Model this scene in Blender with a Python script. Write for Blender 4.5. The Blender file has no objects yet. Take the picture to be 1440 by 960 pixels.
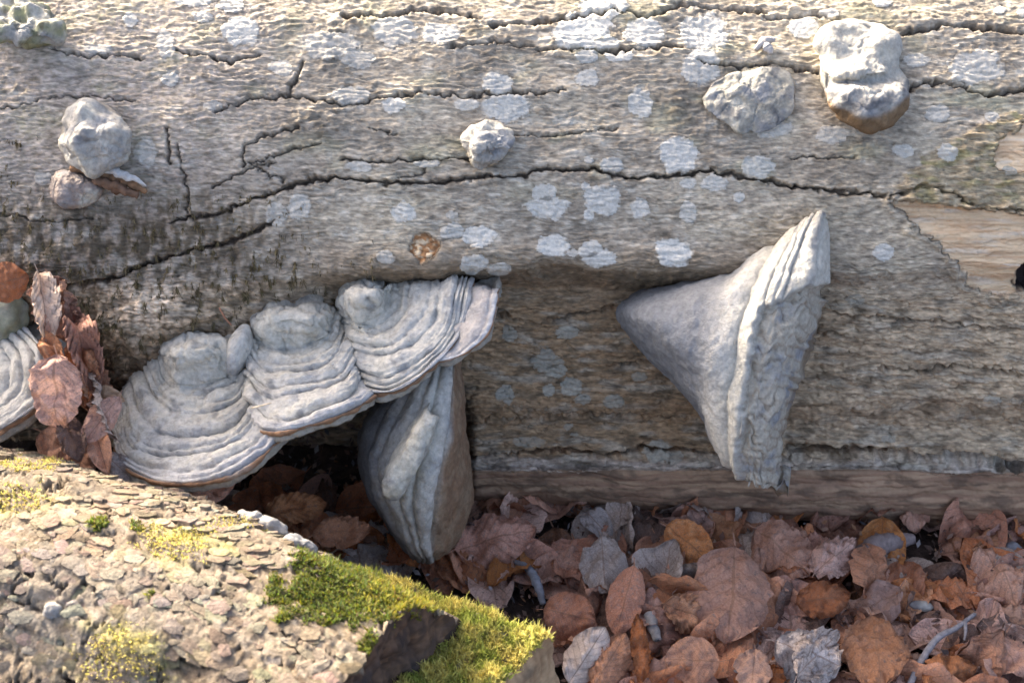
import bpy, math, random
import numpy as np
from mathutils import Vector, Matrix
random.seed(7); RNG = np.random.default_rng(11)
scene = bpy.context.scene
COL = scene.collection

# ---------------------------------------------------------------- camera, light, exposure
PITCH = math.radians(40); DIST = 1.4; K = 0.0007        # K: metres per photo pixel at the focus distance
T = np.array([0, 0, 0.265])                             # the point looked at
EX = np.array([1., 0, 0]); EV = np.array([0, math.sin(PITCH), math.cos(PITCH)]); EW = np.array([0, -math.cos(PITCH), math.sin(PITCH)])
cam = bpy.data.cameras.new('camera'); cam_ob = bpy.data.objects.new('camera', cam); COL.objects.link(cam_ob)
cam_ob.location = T + EW * DIST; cam_ob.rotation_euler = (math.pi / 2 - PITCH, 0, 0)
cam.lens = 50; cam.sensor_width = 36; cam.clip_end = 200; cam.clip_start = 0.02
cam.dof.use_dof = True; cam.dof.focus_distance = DIST - 0.03; cam.dof.aperture_fstop = 8
scene.camera = cam_ob
SUN = np.array([-0.75, 0.80, 0.595]); SUN /= np.linalg.norm(SUN)
world = bpy.data.worlds.new('World'); scene.world = world; world.use_nodes = True
wn = world.node_tree.nodes; wl = world.node_tree.links
sky = wn.new('ShaderNodeTexSky'); sky.sky_type = 'NISHITA'; sky.sun_disc = False
sky.sun_elevation = math.asin(SUN[2]); sky.sun_rotation = math.atan2(SUN[0], SUN[1])
sky.dust_density = 6.0; sky.air_density = 0.5; sky.ozone_density = 0.4
wl.new(sky.outputs[0], wn['Background'].inputs[0]); wn['Background'].inputs[1].default_value = 0.15
sun = bpy.data.lights.new('sun', 'SUN'); sun.energy = 2.0; sun.angle = math.radians(1.5); sun.color = (1, .93, .81)
sun_ob = bpy.data.objects.new('sun', sun); COL.objects.link(sun_ob)
sun_ob.rotation_euler = Vector(SUN).to_track_quat('Z', 'Y').to_euler()
scene.view_settings.view_transform = 'Standard'; scene.view_settings.look = 'None'
scene.view_settings.exposure = 2.6; scene.view_settings.gamma = 1

# ---------------------------------------------------------------- maths helpers
def P(px, py, w):
    px = np.asarray(px, float)[..., None]; py = np.asarray(py, float)[..., None]; w = np.asarray(w, float)[..., None]
    s = K * (DIST - w) / DIST
    return T + EX * ((px - 720) * s) + EV * ((480 - py) * s) + EW * w
def proj(X):
    d = X - T; w = d @ EW; s = K * (DIST - w) / DIST
    return 720 + (d @ EX) / s, 480 - (d @ EV) / s, w
def G(px, py, z=0.0):                                    # point at height z seen at a pixel
    a = (480 - py) * K * math.cos(PITCH)
    w = (z - T[2] - a) / (math.sin(PITCH) - a / DIST)
    return P(px, py, w)
def sm(a, b, x):
    t = np.clip((x - a) / (b - a), 0, 1); return t * t * (3 - 2 * t)
def _h(ix, iy, iz, seed):
    h = (ix * 374761393 + iy * 668265263 + iz * 2147483647 + seed * 974634777) & 0xFFFFFFFF
    h = ((h ^ (h >> 13)) * 1274126177) & 0xFFFFFFFF
    h = ((h ^ (h >> 16)) * 2246822519) & 0xFFFFFFFF
    return h ^ (h >> 15)
def n2(x, y, seed=0):
    x = np.asarray(x, float); y = np.asarray(y, float); x, y = np.broadcast_arrays(x, y)
    ix = np.floor(x).astype(np.int64); iy = np.floor(y).astype(np.int64); fx = x - ix; fy = y - iy
    ux = fx * fx * fx * (fx * (fx * 6 - 15) + 10); uy = fy * fy * fy * (fy * (fy * 6 - 15) + 10)
    def g(dx, dy):
        a = _h(ix + dx, iy + dy, 0, seed) * (2 * math.pi / 4294967296.)
        return np.cos(a) * (fx - dx) + np.sin(a) * (fy - dy)
    a = g(0, 0); b = g(1, 0); c = g(0, 1); d = g(1, 1)
    return 1.5 * ((a + (b - a) * ux) * (1 - uy) + (c + (d - c) * ux) * uy)
def f2(x, y, o=4, seed=0, gain=.5):
    r = 0; a = 1; t = 0
    for i in range(o):
        r = r + a * n2(x * 2 ** i, y * 2 ** i, seed + i * 17); t += a; a *= gain
    return r / t * 1.4
def n3(p, seed=0):
    x, y, z = p[..., 0], p[..., 1], p[..., 2]
    ix = np.floor(x).astype(np.int64); iy = np.floor(y).astype(np.int64); iz = np.floor(z).astype(np.int64)
    fx = x - ix; fy = y - iy; fz = z - iz
    ux, uy, uz = [f * f * f * (f * (f * 6 - 15) + 10) for f in (fx, fy, fz)]
    def g(dx, dy, dz):
        h = _h(ix + dx, iy + dy, iz + dz, seed)
        a = (h & 0xFFFF) * (2 * math.pi / 65536.); c = ((h >> 16) & 0xFFFF) / 32768. - 1; s = np.sqrt(1 - c * c)
        return np.cos(a) * s * (fx - dx) + np.sin(a) * s * (fy - dy) + c * (fz - dz)
    def mx(a, b, t): return a + (b - a) * t
    return 1.5 * mx(mx(mx(g(0,0,0), g(1,0,0), ux), mx(g(0,1,0), g(1,1,0), ux), uy),
                    mx(mx(g(0,0,1), g(1,0,1), ux), mx(g(0,1,1), g(1,1,1), ux), uy), uz)
def f3(p, o=4, seed=0):
    r = 0; a = 1; t = 0
    for i in range(o):
        r = r + a * n3(p * 2 ** i, seed + i * 13); t += a; a *= .5
    return r / t * 1.4
def worley(x, y, seed=0):                                # F1, F2, cell random
    ix = np.floor(x).astype(np.int64); iy = np.floor(y).astype(np.int64)
    d1 = np.full(x.shape, 9.); d2 = np.full(x.shape, 9.); cr = np.zeros(x.shape)
    for dx in (-1, 0, 1):
        for dy in (-1, 0, 1):
            h = _h(ix + dx, iy + dy, 0, seed)
            cx = ix + dx + (h & 0xFFFF) / 65536.; cy = iy + dy + ((h >> 16) & 0xFFFF) / 65536.
            d = np.hypot(x - cx, y - cy); r = (_h(ix + dx, iy + dy, 5, seed) & 0xFFFF) / 65536.
            near = d < d1
            d2 = np.where(near, d1, np.minimum(d2, d)); cr = np.where(near, r, cr); d1 = np.where(near, d, d1)
    return d1, d2, cr
def seg_dist(x, y, pts):
    d = np.full(x.shape, 1e9)
    xs = [p[0] for p in pts]; ys = [p[1] for p in pts]
    m = (x > min(xs) - 40) & (x < max(xs) + 40) & (y > min(ys) - 40) & (y < max(ys) + 40)
    if not m.any(): return d
    X = x[m]; Y = y[m]; b = np.full(X.shape, 1e9)
    for (x0, y0), (x1, y1) in zip(pts[:-1], pts[1:]):
        vx, vy = x1 - x0, y1 - y0; t = np.clip(((X - x0) * vx + (Y - y0) * vy) / (vx * vx + vy * vy + 1e-9), 0, 1)
        b = np.minimum(b, np.hypot(X - x0 - t * vx, Y - y0 - t * vy))
    d[m] = b; return d
def poly_sd(x, y, pts):                                  # signed distance, positive inside
    d = seg_dist(x, y, list(pts) + [pts[0]]); ins = np.zeros(x.shape, bool)
    q = list(pts) + [pts[0]]
    for (x0, y0), (x1, y1) in zip(q[:-1], q[1:]):
        c = ((y0 > y) != (y1 > y)) & (x < (x1 - x0) * (y - y0) / ((y1 - y0) or 1e-9) + x0); ins ^= c
    return np.where(ins, np.minimum(d, 60), -np.minimum(d, 60))
def mixc(c, d, m):
    m = np.asarray(m)[..., None]; return c * (1 - m) + np.asarray(d) * m
def grid_normals(V):
    du = np.gradient(V, axis=0); dv = np.gradient(V, axis=1); n = np.cross(du, dv)
    return n / (np.linalg.norm(n, axis=-1, keepdims=True) + 1e-12)
def catmull(pts, n):                                     # resample a polyline by arc length as a smooth curve
    p = np.asarray(pts, float)
    if len(p) == 2: return p[0] + (p[1] - p[0]) * np.linspace(0, 1, n)[:, None]
    q = np.vstack([2 * p[0] - p[1], p, 2 * p[-1] - p[-2]]); out = []
    for i in range(1, len(q) - 2):
        t = np.linspace(0, 1, 24, endpoint=False)[:, None]; a, b, c, d = q[i-1], q[i], q[i+1], q[i+2]
        out.append(.5 * (2*b + (c-a)*t + (2*a-5*b+4*c-d)*t*t + (3*b-a-3*c+d)*t**3))
    o = np.vstack(out + [p[-1:]]); L = np.r_[0, np.cumsum(np.linalg.norm(np.diff(o, axis=0), axis=1))]
    s = np.linspace(0, L[-1], n); return np.stack([np.interp(s, L, o[:, j]) for j in range(o.shape[1])], 1)

# ---------------------------------------------------------------- object helpers
def mesh_obj(name, V, F, mat, parent=None, col=None, uv=None, smooth=True):
    V = np.asarray(V, np.float32).reshape(-1, 3); F = np.asarray(F, np.int32); k = F.shape[1]
    me = bpy.data.meshes.new(name)
    me.vertices.add(len(V)); me.vertices.foreach_set('co', V.ravel())
    me.loops.add(F.size); me.loops.foreach_set('vertex_index', F.ravel())
    me.polygons.add(len(F)); me.polygons.foreach_set('loop_start', np.arange(len(F), dtype=np.int32) * k)
    me.polygons.foreach_set('use_smooth', np.full(len(F), smooth))
    if col is not None:
        a = me.attributes.new('Col', 'FLOAT_COLOR', 'POINT'); c = np.ones((len(V), 4), np.float32)
        c[:, :3] = np.clip(np.asarray(col).reshape(-1, 3), 0, 1); a.data.foreach_set('color', c.ravel())
    if uv is not None:
        u = me.uv_layers.new(name='UVMap'); u.data.foreach_set('uv', np.asarray(uv, np.float32).reshape(-1, 2)[F.ravel()].ravel())
    me.update(); me.validate(); me.materials.append(mat)
    o = bpy.data.objects.new(name, me); COL.objects.link(o); o.parent = parent
    return o
def grid_faces(n, m, flip=False):
    i = np.arange(n * m).reshape(n, m)
    f = np.stack([i[:-1, :-1], i[1:, :-1], i[1:, 1:], i[:-1, 1:]], -1).reshape(-1, 4)
    return f[:, ::-1] if flip else f
def grid_obj(name, V, mat, parent=None, col=None, flip=False):
    return mesh_obj(name, V, grid_faces(V.shape[0], V.shape[1], flip), mat, parent, col)
def patch_obj(name, V, N, mask, off, mat, parent, col):  # a crust taken from a grid: the cells under a mask, lifted by off
    n, m = mask.shape; i = np.arange(n * m).reshape(n, m)
    ok = mask[:-1, :-1] & mask[1:, :-1] & mask[1:, 1:] & mask[:-1, 1:]
    f = np.stack([i[:-1, :-1], i[1:, :-1], i[1:, 1:], i[:-1, 1:]], -1)[ok]
    if len(f) < 4: return None
    u, inv = np.unique(f, return_inverse=True)
    W = (V + N * off[..., None]).reshape(-1, 3)[u]
    return mesh_obj(name, W, inv.reshape(-1, 4), mat, parent, col.reshape(-1, 3)[u])
def empty(name, loc):
    o = bpy.data.objects.new(name, None); COL.objects.link(o); o.location = loc; o.empty_display_size = .02
    return o
def tag(o, label, cat, group=None):
    o['label'] = label; o['category'] = cat
    if group: o['group'] = group
    return o
def adopt(root):                                         # parts were built in world space: keep them there under a moved Empty
    for o in COL.objects:
        if o.parent is root: o.matrix_parent_inverse = Matrix.Translation(root.location).inverted()

# ---------------------------------------------------------------- materials
def vmat(name, rough=.9, var=.25, vs=60, bump=.3, bs=500, bd=.001, stretch=(1, 1, 1), spec=.25, trans=0, speck=0):
    m = bpy.data.materials.new(name); m.use_nodes = True; nt = m.node_tree; N = nt.nodes; L = nt.links
    b = N['Principled BSDF']; b.inputs['Roughness'].default_value = rough; b.inputs['Specular IOR Level'].default_value = spec
    tc = N.new('ShaderNodeTexCoord'); mp = N.new('ShaderNodeMapping'); mp.inputs['Scale'].default_value = stretch
    L.new(tc.outputs['Object'], mp.inputs[0])
    at = N.new('ShaderNodeAttribute'); at.attribute_name = 'Col'
    nz = N.new('ShaderNodeTexNoise'); nz.inputs['Scale'].default_value = vs; nz.inputs['Detail'].default_value = 8; nz.inputs['Roughness'].default_value = .68
    L.new(mp.outputs[0], nz.inputs[0])
    mr = N.new('ShaderNodeMapRange'); mr.inputs[1].default_value = .3; mr.inputs[2].default_value = .7
    mr.inputs[3].default_value = 1 - var; mr.inputs[4].default_value = 1 + var; L.new(nz.outputs[0], mr.inputs[0])
    mu = N.new('ShaderNodeMix'); mu.data_type = 'RGBA'; mu.blend_type = 'MULTIPLY'; mu.inputs[0].default_value = 1
    L.new(at.outputs['Color'], mu.inputs[6]); L.new(mr.outputs[0], mu.inputs[7])
    out = mu.outputs[2]
    L.new(out, b.inputs['Base Color'])
    nb = N.new('ShaderNodeTexNoise'); nb.inputs['Scale'].default_value = bs; nb.inputs['Detail'].default_value = 6; nb.inputs['Roughness'].default_value = .65
    L.new(mp.outputs[0], nb.inputs[0])
    bp = N.new('ShaderNodeBump'); bp.inputs['Strength'].default_value = bump; bp.inputs['Distance'].default_value = bd
    L.new(nb.outputs[0], bp.inputs['Height']); L.new(bp.outputs[0], b.inputs['Normal'])
    if trans:
        tr = N.new('ShaderNodeBsdfTranslucent'); L.new(out, tr.inputs[0]); ms = N.new('ShaderNodeMixShader'); ms.inputs[0].default_value = trans
        L.new(b.outputs[0], ms.inputs[1]); L.new(tr.outputs[0], ms.inputs[2]); L.new(ms.outputs[0], N['Material Output'].inputs[0])
    return m
M_BARK = vmat('beech_bark', .88, .50, 230, .75, 620, .0015, (.30, 1, 1))
M_LICHEN = vmat('crust_lichen', .95, .22, 320, .7, 800, .0010)
M_WOOD = vmat('bare_wood', .85, .28, 110, .5, 420, .0012, (.12, 1, 1))
M_CONK = vmat('fungus_crust', .82, .28, 190, .85, 480, .0020)
M_FBARK = vmat('flaky_bark', .92, .42, 150, .9, 420, .003)
M_MOSS = vmat('moss', .8, .25, 90, .1, 300, .0005, trans=.45)
M_DRYMOSS = vmat('dry_moss', .95, .3, 200, .1, 300, .0005)
M_STONE = vmat('stone', .8, .3, 120, .5, 400, .001)
M_TWIG = vmat('twig_bark', .85, .3, 200, .5, 600, .0008)
M_SOIL = vmat('soil', .97, .5, 120, 1, 180, .006)
def leaf_mat(name, c0, c1, dirt=.36):
    m = bpy.data.materials.new(name); m.use_nodes = True; nt = m.node_tree; N = nt.nodes; L = nt.links
    b = N['Principled BSDF']; b.inputs['Roughness'].default_value = .75; b.inputs['Specular IOR Level'].default_value = .2
    uv = N.new('ShaderNodeUVMap'); sx = N.new('ShaderNodeSeparateXYZ'); L.new(uv.outputs[0], sx.inputs[0])
    def math_(op, a, bb=None, c=None):
        n = N.new('ShaderNodeMath'); n.operation = op
        for i, v in enumerate((a, bb, c)):
            if v is None: continue
            if isinstance(v, (int, float)): n.inputs[i].default_value = v
            else: L.new(v, n.inputs[i])
        return n.outputs[0]
    au = math_('ABSOLUTE', sx.outputs[0])
    ph = math_('MULTIPLY', math_('SUBTRACT', sx.outputs[1], math_('MULTIPLY', au, .30)), 8.5)
    vein = math_('POWER', math_('ABSOLUTE', math_('SUBTRACT', math_('MULTIPLY', math_('FRACT', ph), 2), 1)), 9)
    mid = math_('LESS_THAN', au, .035)
    v = math_('MAXIMUM', math_('MULTIPLY', vein, .7), mid)
    oi = N.new('ShaderNodeObjectInfo'); tc = N.new('ShaderNodeTexCoord')
    ad = N.new('ShaderNodeVectorMath'); ad.operation = 'ADD'; L.new(tc.outputs['Object'], ad.inputs[0])
    sc = N.new('ShaderNodeVectorMath'); sc.operation = 'SCALE'; sc.inputs[0].default_value = (7, 3, 5); L.new(oi.outputs['Random'], sc.inputs['Scale']); L.new(sc.outputs[0], ad.inputs[1])
    nz = N.new('ShaderNodeTexNoise'); nz.inputs['Scale'].default_value = 45; nz.inputs['Detail'].default_value = 7; nz.inputs['Roughness'].default_value = .65; L.new(ad.outputs[0], nz.inputs[0])
    rp = N.new('ShaderNodeMapRange'); rp.inputs[1].default_value = .35; rp.inputs[2].default_value = .65; L.new(nz.outputs[0], rp.inputs[0])
    mx = N.new('ShaderNodeMix'); mx.data_type = 'RGBA'; mx.inputs[6].default_value = (*c0, 1); mx.inputs[7].default_value = (*c1, 1); L.new(rp.outputs[0], mx.inputs[0])
    nd = N.new('ShaderNodeTexNoise'); nd.inputs['Scale'].default_value = 22; nd.inputs['Detail'].default_value = 9; nd.inputs['Roughness'].default_value = .7; L.new(ad.outputs[0], nd.inputs[0])
    rd = N.new('ShaderNodeMapRange'); rd.inputs[1].default_value = .52; rd.inputs[2].default_value = .68; rd.inputs[4].default_value = dirt * 2.2; L.new(nd.outputs[0], rd.inputs[0])
    m2 = N.new('ShaderNodeMix'); m2.data_type = 'RGBA'; L.new(rd.outputs[0], m2.inputs[0]); L.new(mx.outputs[2], m2.inputs[6]); m2.inputs[7].default_value = (.15, .125, .11, 1)
    hs = N.new('ShaderNodeHueSaturation'); L.new(m2.outputs[2], hs.inputs['Color'])
    L.new(math_('MULTIPLY_ADD', oi.outputs['Random'], .65, .82), hs.inputs['Value'])
    L.new(math_('MULTIPLY_ADD', math_('FRACT', math_('MULTIPLY', oi.outputs['Random'], 7.3)), .5, .75), hs.inputs['Saturation'])
    m3 = N.new('ShaderNodeMix'); m3.data_type = 'RGBA'; L.new(math_('MULTIPLY', v, .5), m3.inputs[0]); L.new(hs.outputs[0], m3.inputs[6]); m3.inputs[7].default_value = (.24, .13, .075, 1)
    L.new(m3.outputs[2], b.inputs['Base Color'])
    hh = math_('ADD', math_('MULTIPLY', v, .8), math_('MULTIPLY', nz.outputs[0], 1.2))
    bp = N.new('ShaderNodeBump'); bp.inputs['Strength'].default_value = .6; bp.inputs['Distance'].default_value = .0022; L.new(hh, bp.inputs['Height']); L.new(bp.outputs[0], b.inputs['Normal'])
    tr = N.new('ShaderNodeBsdfTranslucent'); L.new(m3.outputs[2], tr.inputs[0]); ms = N.new('ShaderNodeMixShader'); ms.inputs[0].default_value = .15
    L.new(b.outputs[0], ms.inputs[1]); L.new(tr.outputs[0], ms.inputs[2]); L.new(ms.outputs[0], N['Material Output'].inputs[0])
    return m
LM = {'red': leaf_mat('leaf_red_brown', (.32, .13, .070), (.46, .22, .13)),
      'rose': leaf_mat('leaf_rose_brown', (.42, .20, .12), (.58, .30, .18)),
      'mauve': leaf_mat('leaf_mauve', (.34, .185, .12), (.50, .285, .19)),
      'orange': leaf_mat('leaf_orange', (.42, .20, .11), (.56, .31, .18)),
      'grey': leaf_mat('leaf_grey', (.33, .26, .215), (.50, .41, .34), .35),
      'dark': leaf_mat('leaf_dark', (.12, .065, .042), (.27, .145, .09)),
      'pale': leaf_mat('leaf_pale_tan', (.55, .39, .27), (.68, .51, .37), .12)}
# ================================================================ the ground
def ground_h(x, y): return .012 * f2(x * 5, y * 5, 3, 3) - .004
gx = np.r_[-9, -5, -3, -1.8, np.linspace(-1.2, 1.2, 200), 1.8, 3, 5, 9]; gy = np.r_[-9, -5, -3, -1.6, np.linspace(-1, .9, 160), 1.6, 3, 5, 9]
X, Y = np.meshgrid(gx, gy, indexing='ij'); Z = ground_h(X, Y) + .006 * f2(X * 40, Y * 40, 3, 5)
c = mixc(np.full(X.shape + (3,), (.055, .038, .028)), (.11, .07, .05), sm(-.2, .5, f2(X * 30, Y * 30, 3, 8)))
g = grid_obj('forest_floor', np.stack([X, Y, Z], -1), M_SOIL, None, c); g['kind'] = 'structure'

# ================================================================ the fallen beech trunk
V0, W0, RAD = .17, -.285, .345
def circ_w(py):
    w = np.zeros_like(py)
    for _ in range(30):
        v = (480 - py) * K * (DIST - w) / DIST
        w = W0 + np.sqrt(np.maximum(RAD ** 2 - (v - V0) ** 2, 1e-4))
    return w
py_d = np.r_[np.linspace(-110, 370, 330, endpoint=False), np.linspace(370, 420, 60, endpoint=False), np.linspace(420, 735, 230)]
lipx = np.array([560, 600, 640, 655, 665, 700, 722, 735.]); lipw = np.array([-.062, -.083, -.098, -.112, -.104, -.118, -.134, -.155])
def base_w(py):
    c = circ_w(np.minimum(py, 640.)); l = np.interp(py, lipx, lipw); t = sm(560, 610, py); return c * (1 - t) + l * t
w_d = base_w(py_d); v_d = (480 - py_d) * K * (DIST - w_d) / DIST
phi0 = math.atan2(v_d[0] - V0, w_d[0] - W0); ph = np.linspace(math.radians(255), phi0, 46)[:-1]
v_all = np.r_[V0 + RAD * np.sin(ph), v_d]; w_all = np.r_[W0 + RAD * np.cos(ph), w_d]
# below the lip: back under the trunk, then down into the ground
yl = .643 * v_d[-1] - .766 * w_d[-1]; zl = .766 * v_d[-1] + .643 * w_d[-1]
for dy, dz in ((.012, -.004), (.03, -.003), (.06, -.002), (.10, -.004), (.16, -.03), (.24, -.08)):
    y_, z_ = yl + dy, zl + dz; v_all = np.r_[v_all, y_ * .6428 + z_ * .766]; w_all = np.r_[w_all, -y_ * .766 + z_ * .6428]
x_all = np.r_[-1.9, -1.6, -1.3, -1.05, -.85, -.72, -.65, np.linspace(-.60, .60, 860), .65, .72, .85, 1.05, 1.3, 1.6, 1.9]
A_, B_ = np.meshgrid(np.arange(len(v_all)), x_all, indexing='ij')
LV = T + EX * B_[..., None] + EV * v_all[A_][..., None] + EW * w_all[A_][..., None]
px, py, w_ = proj(LV)
# lower lip falls towards the right
bot = 700 + np.clip(px - 660, -100, 900) * 52 / 780
pyn = np.where((py > 655) & (A_ >= 45), 655 + (py - 655) * (bot - 655) / 80, py)
LV = LV + EV * ((py - pyn) * K * (DIST - w_) / DIST)[..., None]; py = np.where(A_ >= 45 + len(py_d), py, pyn)
vis = (A_ >= 40) & (A_ < 45 + len(py_d))
under = (A_ >= 45 + len(py_d))
# large shape: the scoop under the overhang, the hollow, the burr at the left
jx = 8 * f2(px / 60, py / 40, 3, 21)
groove = 398 + 8 * np.sin(px / 150.) + jx - 14 * sm(1000, 1200, px)
amt = np.interp(px, [0, 250, 430, 520, 980, 1100, 1230, 1440], [.0, .004, .025, .055, .057, .042, .016, .012])
scoop = amt * sm(-14, 14, py - groove) * (1 - sm(500, 655, py)) * (~under)
hollow = .17 * sm(672, 600, px) * sm(535, 610, py + jx) * vis + .17 * sm(672, 600, px) * under
burr = .030 * np.exp(-((px - 225) / 120) ** 2 - ((py - 455) / 62) ** 2) + .018 * np.exp(-((px - 60) / 90) ** 2 - ((py - 380) / 50) ** 2) - .05 * np.exp(-((px - 100) / 45) ** 2 - ((py - 520) / 80) ** 2)
roll = .010 * np.exp(-((py - groove + 26) / 26) ** 2) * np.interp(px, [380, 520, 980, 1150], [0, 1, 1, 0])
LV = LV + EW * (burr + roll - scoop - hollow)[..., None]
LN = grid_normals(LV); LN = np.where((LN @ EW).mean() > 0, LN, -LN)
if (LN[200:400, 300:500] @ EW).mean() < 0: LN = -LN
# relief
dis = .005 * f2(px / 240, py / 120, 3, 31)
wx = 22 * f2(px / 70, py / 34, 3, 41); wy = 10 * f2(px / 46, py / 22, 4, 42)
def scales(wl, seed, k):
    phs = (py + k * wy) / wl + 1.0 * f2(px / (wl * 5.2), py / (wl * 1.6), 3, seed); f = phs - np.floor(phs)
    return np.where(f < .78, f / .78, (1 - f) / .22)
rg = sm(-.35, .4, f2(px / 90, py / 50, 3, 51))
left = sm(520, 250, px) * sm(230, 330, py); low = sm(395, 430, py)
lipm = sm(656, 668, py) * vis
barkm = (1 - lipm)
dis += barkm * (.0016 * (scales(11, 61, 1.1) - .5) * (.10 + 1.35 * rg) + .0008 * (.3 + 1.2 * sm(-.4, .4, f2(px / 70, py / 40, 2, 68))) * (scales(6.2, 67, .8) - .5))
dis += barkm * .0008 * f2(px / 16, py / 6, 4, 71) + .0006 * f2(px / 4.5, py / 3, 2, 75)
dis += left * .0035 * f2(px / 14, py / 24, 4, 81) + low * barkm * (.0036 * f2(px / 60, py / 15, 4, 83, .55) - .003 * sm(.10, .0, np.abs(f2(px / 55, py / 14, 3, 84))))
stri = np.exp(-((px - 1000) / 42) ** 2) * sm(260, 180, py); dis += stri * .0006 * n2(px / 3.2, py / 70, 91)
dis += lipm * (.0016 * f2(px / 70, py / 6, 4, 95, .6) + .0045 * f2(px / 60, py / 22, 4, 96))
for kx, ky, rx, ry in ((470, 75, 26, 30), (440, 175, 50, 34), (955, 150, 34, 34), (490, 40, 40, 14)):
    km = np.exp(-((px - kx + wx * .4) / rx) ** 2 - ((py - ky) / ry) ** 2); dis += km * (.0035 * f2(px / 16, py / 9, 4, 99) + .002)
CR = [([(0,155),(60,140),(130,135),(190,143)], 1.2, .7), ([(75,72),(110,78),(200,80)], 1.6, .9), ([(250,73),(290,80),(325,87),(365,78)], 1.8, 1),
  ([(425,85),(418,110),(405,132)], 2, 1), ([(236,180),(238,232)], 1.7, 1), ([(247,200),(262,260),(262,305)], 1.2, .8),
  ([(240,313),(262,305),(300,303),(330,290),(370,275),(430,255),(480,250),(545,256),(610,258),(680,248),(740,248),(755,236),(800,240),(840,238),(860,246),(905,250),(1000,240),(1060,250),(1120,262),(1180,270),(1245,275)], 2.3, 1.2),
  ([(300,160),(345,140),(400,135),(450,140),(480,150),(540,140),(590,132),(650,137),(700,132),(790,128)], 1.5, .9),
  ([(480,22),(540,25),(600,15),(650,20),(680,28)], 1.8, 1), ([(690,38),(740,35),(800,27),(860,15),(910,25),(960,5),(1040,12),(1080,18)], 2.2, 1.1),
  ([(630,70),(690,60),(750,65)], 1.3, .8), ([(755,69),(800,70),(870,72),(960,65)], 1.9, 1), ([(1075,25),(1140,20),(1180,30)], 2, 1), ([(1270,48),(1310,40),(1350,36),(1380,41),(1440,47)], 2.6, 1.2),
  ([(980,88),(1040,95),(1080,88),(1150,103)], 2.3, 1.1), ([(1278,124),(1310,115),(1350,122),(1390,133),(1440,125)], 2.5, 1.2),
  ([(95,408),(120,403),(165,392),(215,368),(270,352),(330,338),(380,315)], 2.8, 1.3), ([(700,190),(760,192),(830,185),(870,178)], 1.1, .6),
  ([(660,643),(720,638),(780,632),(850,640),(870,637),(905,630),(960,632),(1030,642),(1110,640)], 2.4, 1.2), ([(1110,632),(1180,632),(1240,637),(1300,642),(1370,645),(1440,660)], 5.0, 1.8),
  ([(1110,220),(1160,222),(1200,220)], 1.2, .7), ([(340,232),(345,205),(380,190),(420,180)], 1.2, .8), ([(400,255),(350,232),(400,215),(450,200)], 1.4, .8),
  ([(480,225),(550,228),(640,222),(690,230)], 1.4, .8), ([(520,182),(560,190)], 1.1, .6), ([(560,250),(600,240)], 1., .6), ([(0,300),(70,312),(130,305)], 1.2, .6),
  ([(300,262),(345,240),(385,228)], 1.2, .7), ([(1250,280),(1290,262),(1330,268),(1370,290),(1440,296)], 2., 1), ([(1180,440),(1250,446),(1320,452),(1400,462)], 1.4, .8),
  ([(1240,520),(1300,524),(1360,518),(1440,528)], 1.4, .8), ([(1120,465),(1200,470)], 1.6, .8), ([(700,440),(760,455),(820,440),(880,430)], 1.8, .8), ([(680,592),(800,586),(930,590)], 1.4, .7),
  ([(860,515),(920,508),(975,512)], 1.5, .8)]
cx = px + 5 * f2(px / 16, py / 12, 3, 111); cy = py + 6 * f2(px / 15, py / 15, 3, 113)
crk = np.zeros_like(px); lift = np.zeros_like(px); wid = .65 + .7 * sm(-.4, .4, f2(px / 30, py / 30, 2, 117))
for pts, wd, dp in CR:
    d = seg_dist(cx, cy, pts); crk = np.maximum(crk, dp * np.exp(-(d / (wd * wid)) ** 2)); lift = np.maximum(lift, dp * np.exp(-(d / 13) ** 2))
# bare wood where the bark has gone
ej = lambda s: poly_sd(px + 16 * f2(px / 30, py / 14, 5, 121, .6), py + 10 * f2(px / 24, py / 14, 5, 123, .6), s)
wood1 = ej([(1256,282),(1300,284),(1360,292),(1440,300),(1600,300),(1600,420),(1440,412),(1396,420),(1368,396),(1330,352),(1318,336),(1280,318)])
torn = ej([(1262,262),(1298,222),(1330,200),(1352,190),(1400,166),(1440,160),(1600,160),(1600,300),(1440,300),(1330,292),(1264,282)])
cream = ej([(1405,192),(1440,172),(1600,170),(1600,246),(1440,246),(1392,236)])
dis += crk * -.0105 + lift * .0012
dis += .0035 * np.exp(-((wood1 + 6) / 7) ** 2) * (.4 + sm(-.3, .4, f2(px / 34, py / 16, 4, 143))); dis -= .005 * sm(-2, 3, wood1) + .003 * sm(-2, 3, cream)
dis += sm(-4, 4, torn) * (1 - sm(-2, 3, cream)) * (.0030 + .0065 * f2(px / 30, py / 9, 4, 127))
pit = np.hypot((px - 597) / 22, (py - 349) / 21) + .25 * f2(px / 12, py / 12, 3, 131)
dis += -.006 * sm(1.05, .8, pit) + .004 * sm(.85, .6, pit) * (.4 + f2(px / 7, py / 7, 3, 133))
hole = np.hypot((px - 1450) / 15, (py - 392) / 24) + .35 * f2(px / 12, py / 14, 3, 135); dis -= .02 * sm(1.1, .7, hole)
fade = np.where(np.abs(LV[..., 0]) > .6, .3, 1.) * np.where(A_ < 40, .4, 1.)
LV = LV + LN * (dis * fade)[..., None]
LN2 = grid_normals(LV); LN2 = LN2 * np.sign((LN2 * LN).sum(-1, keepdims=True) + 1e-9)
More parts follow.
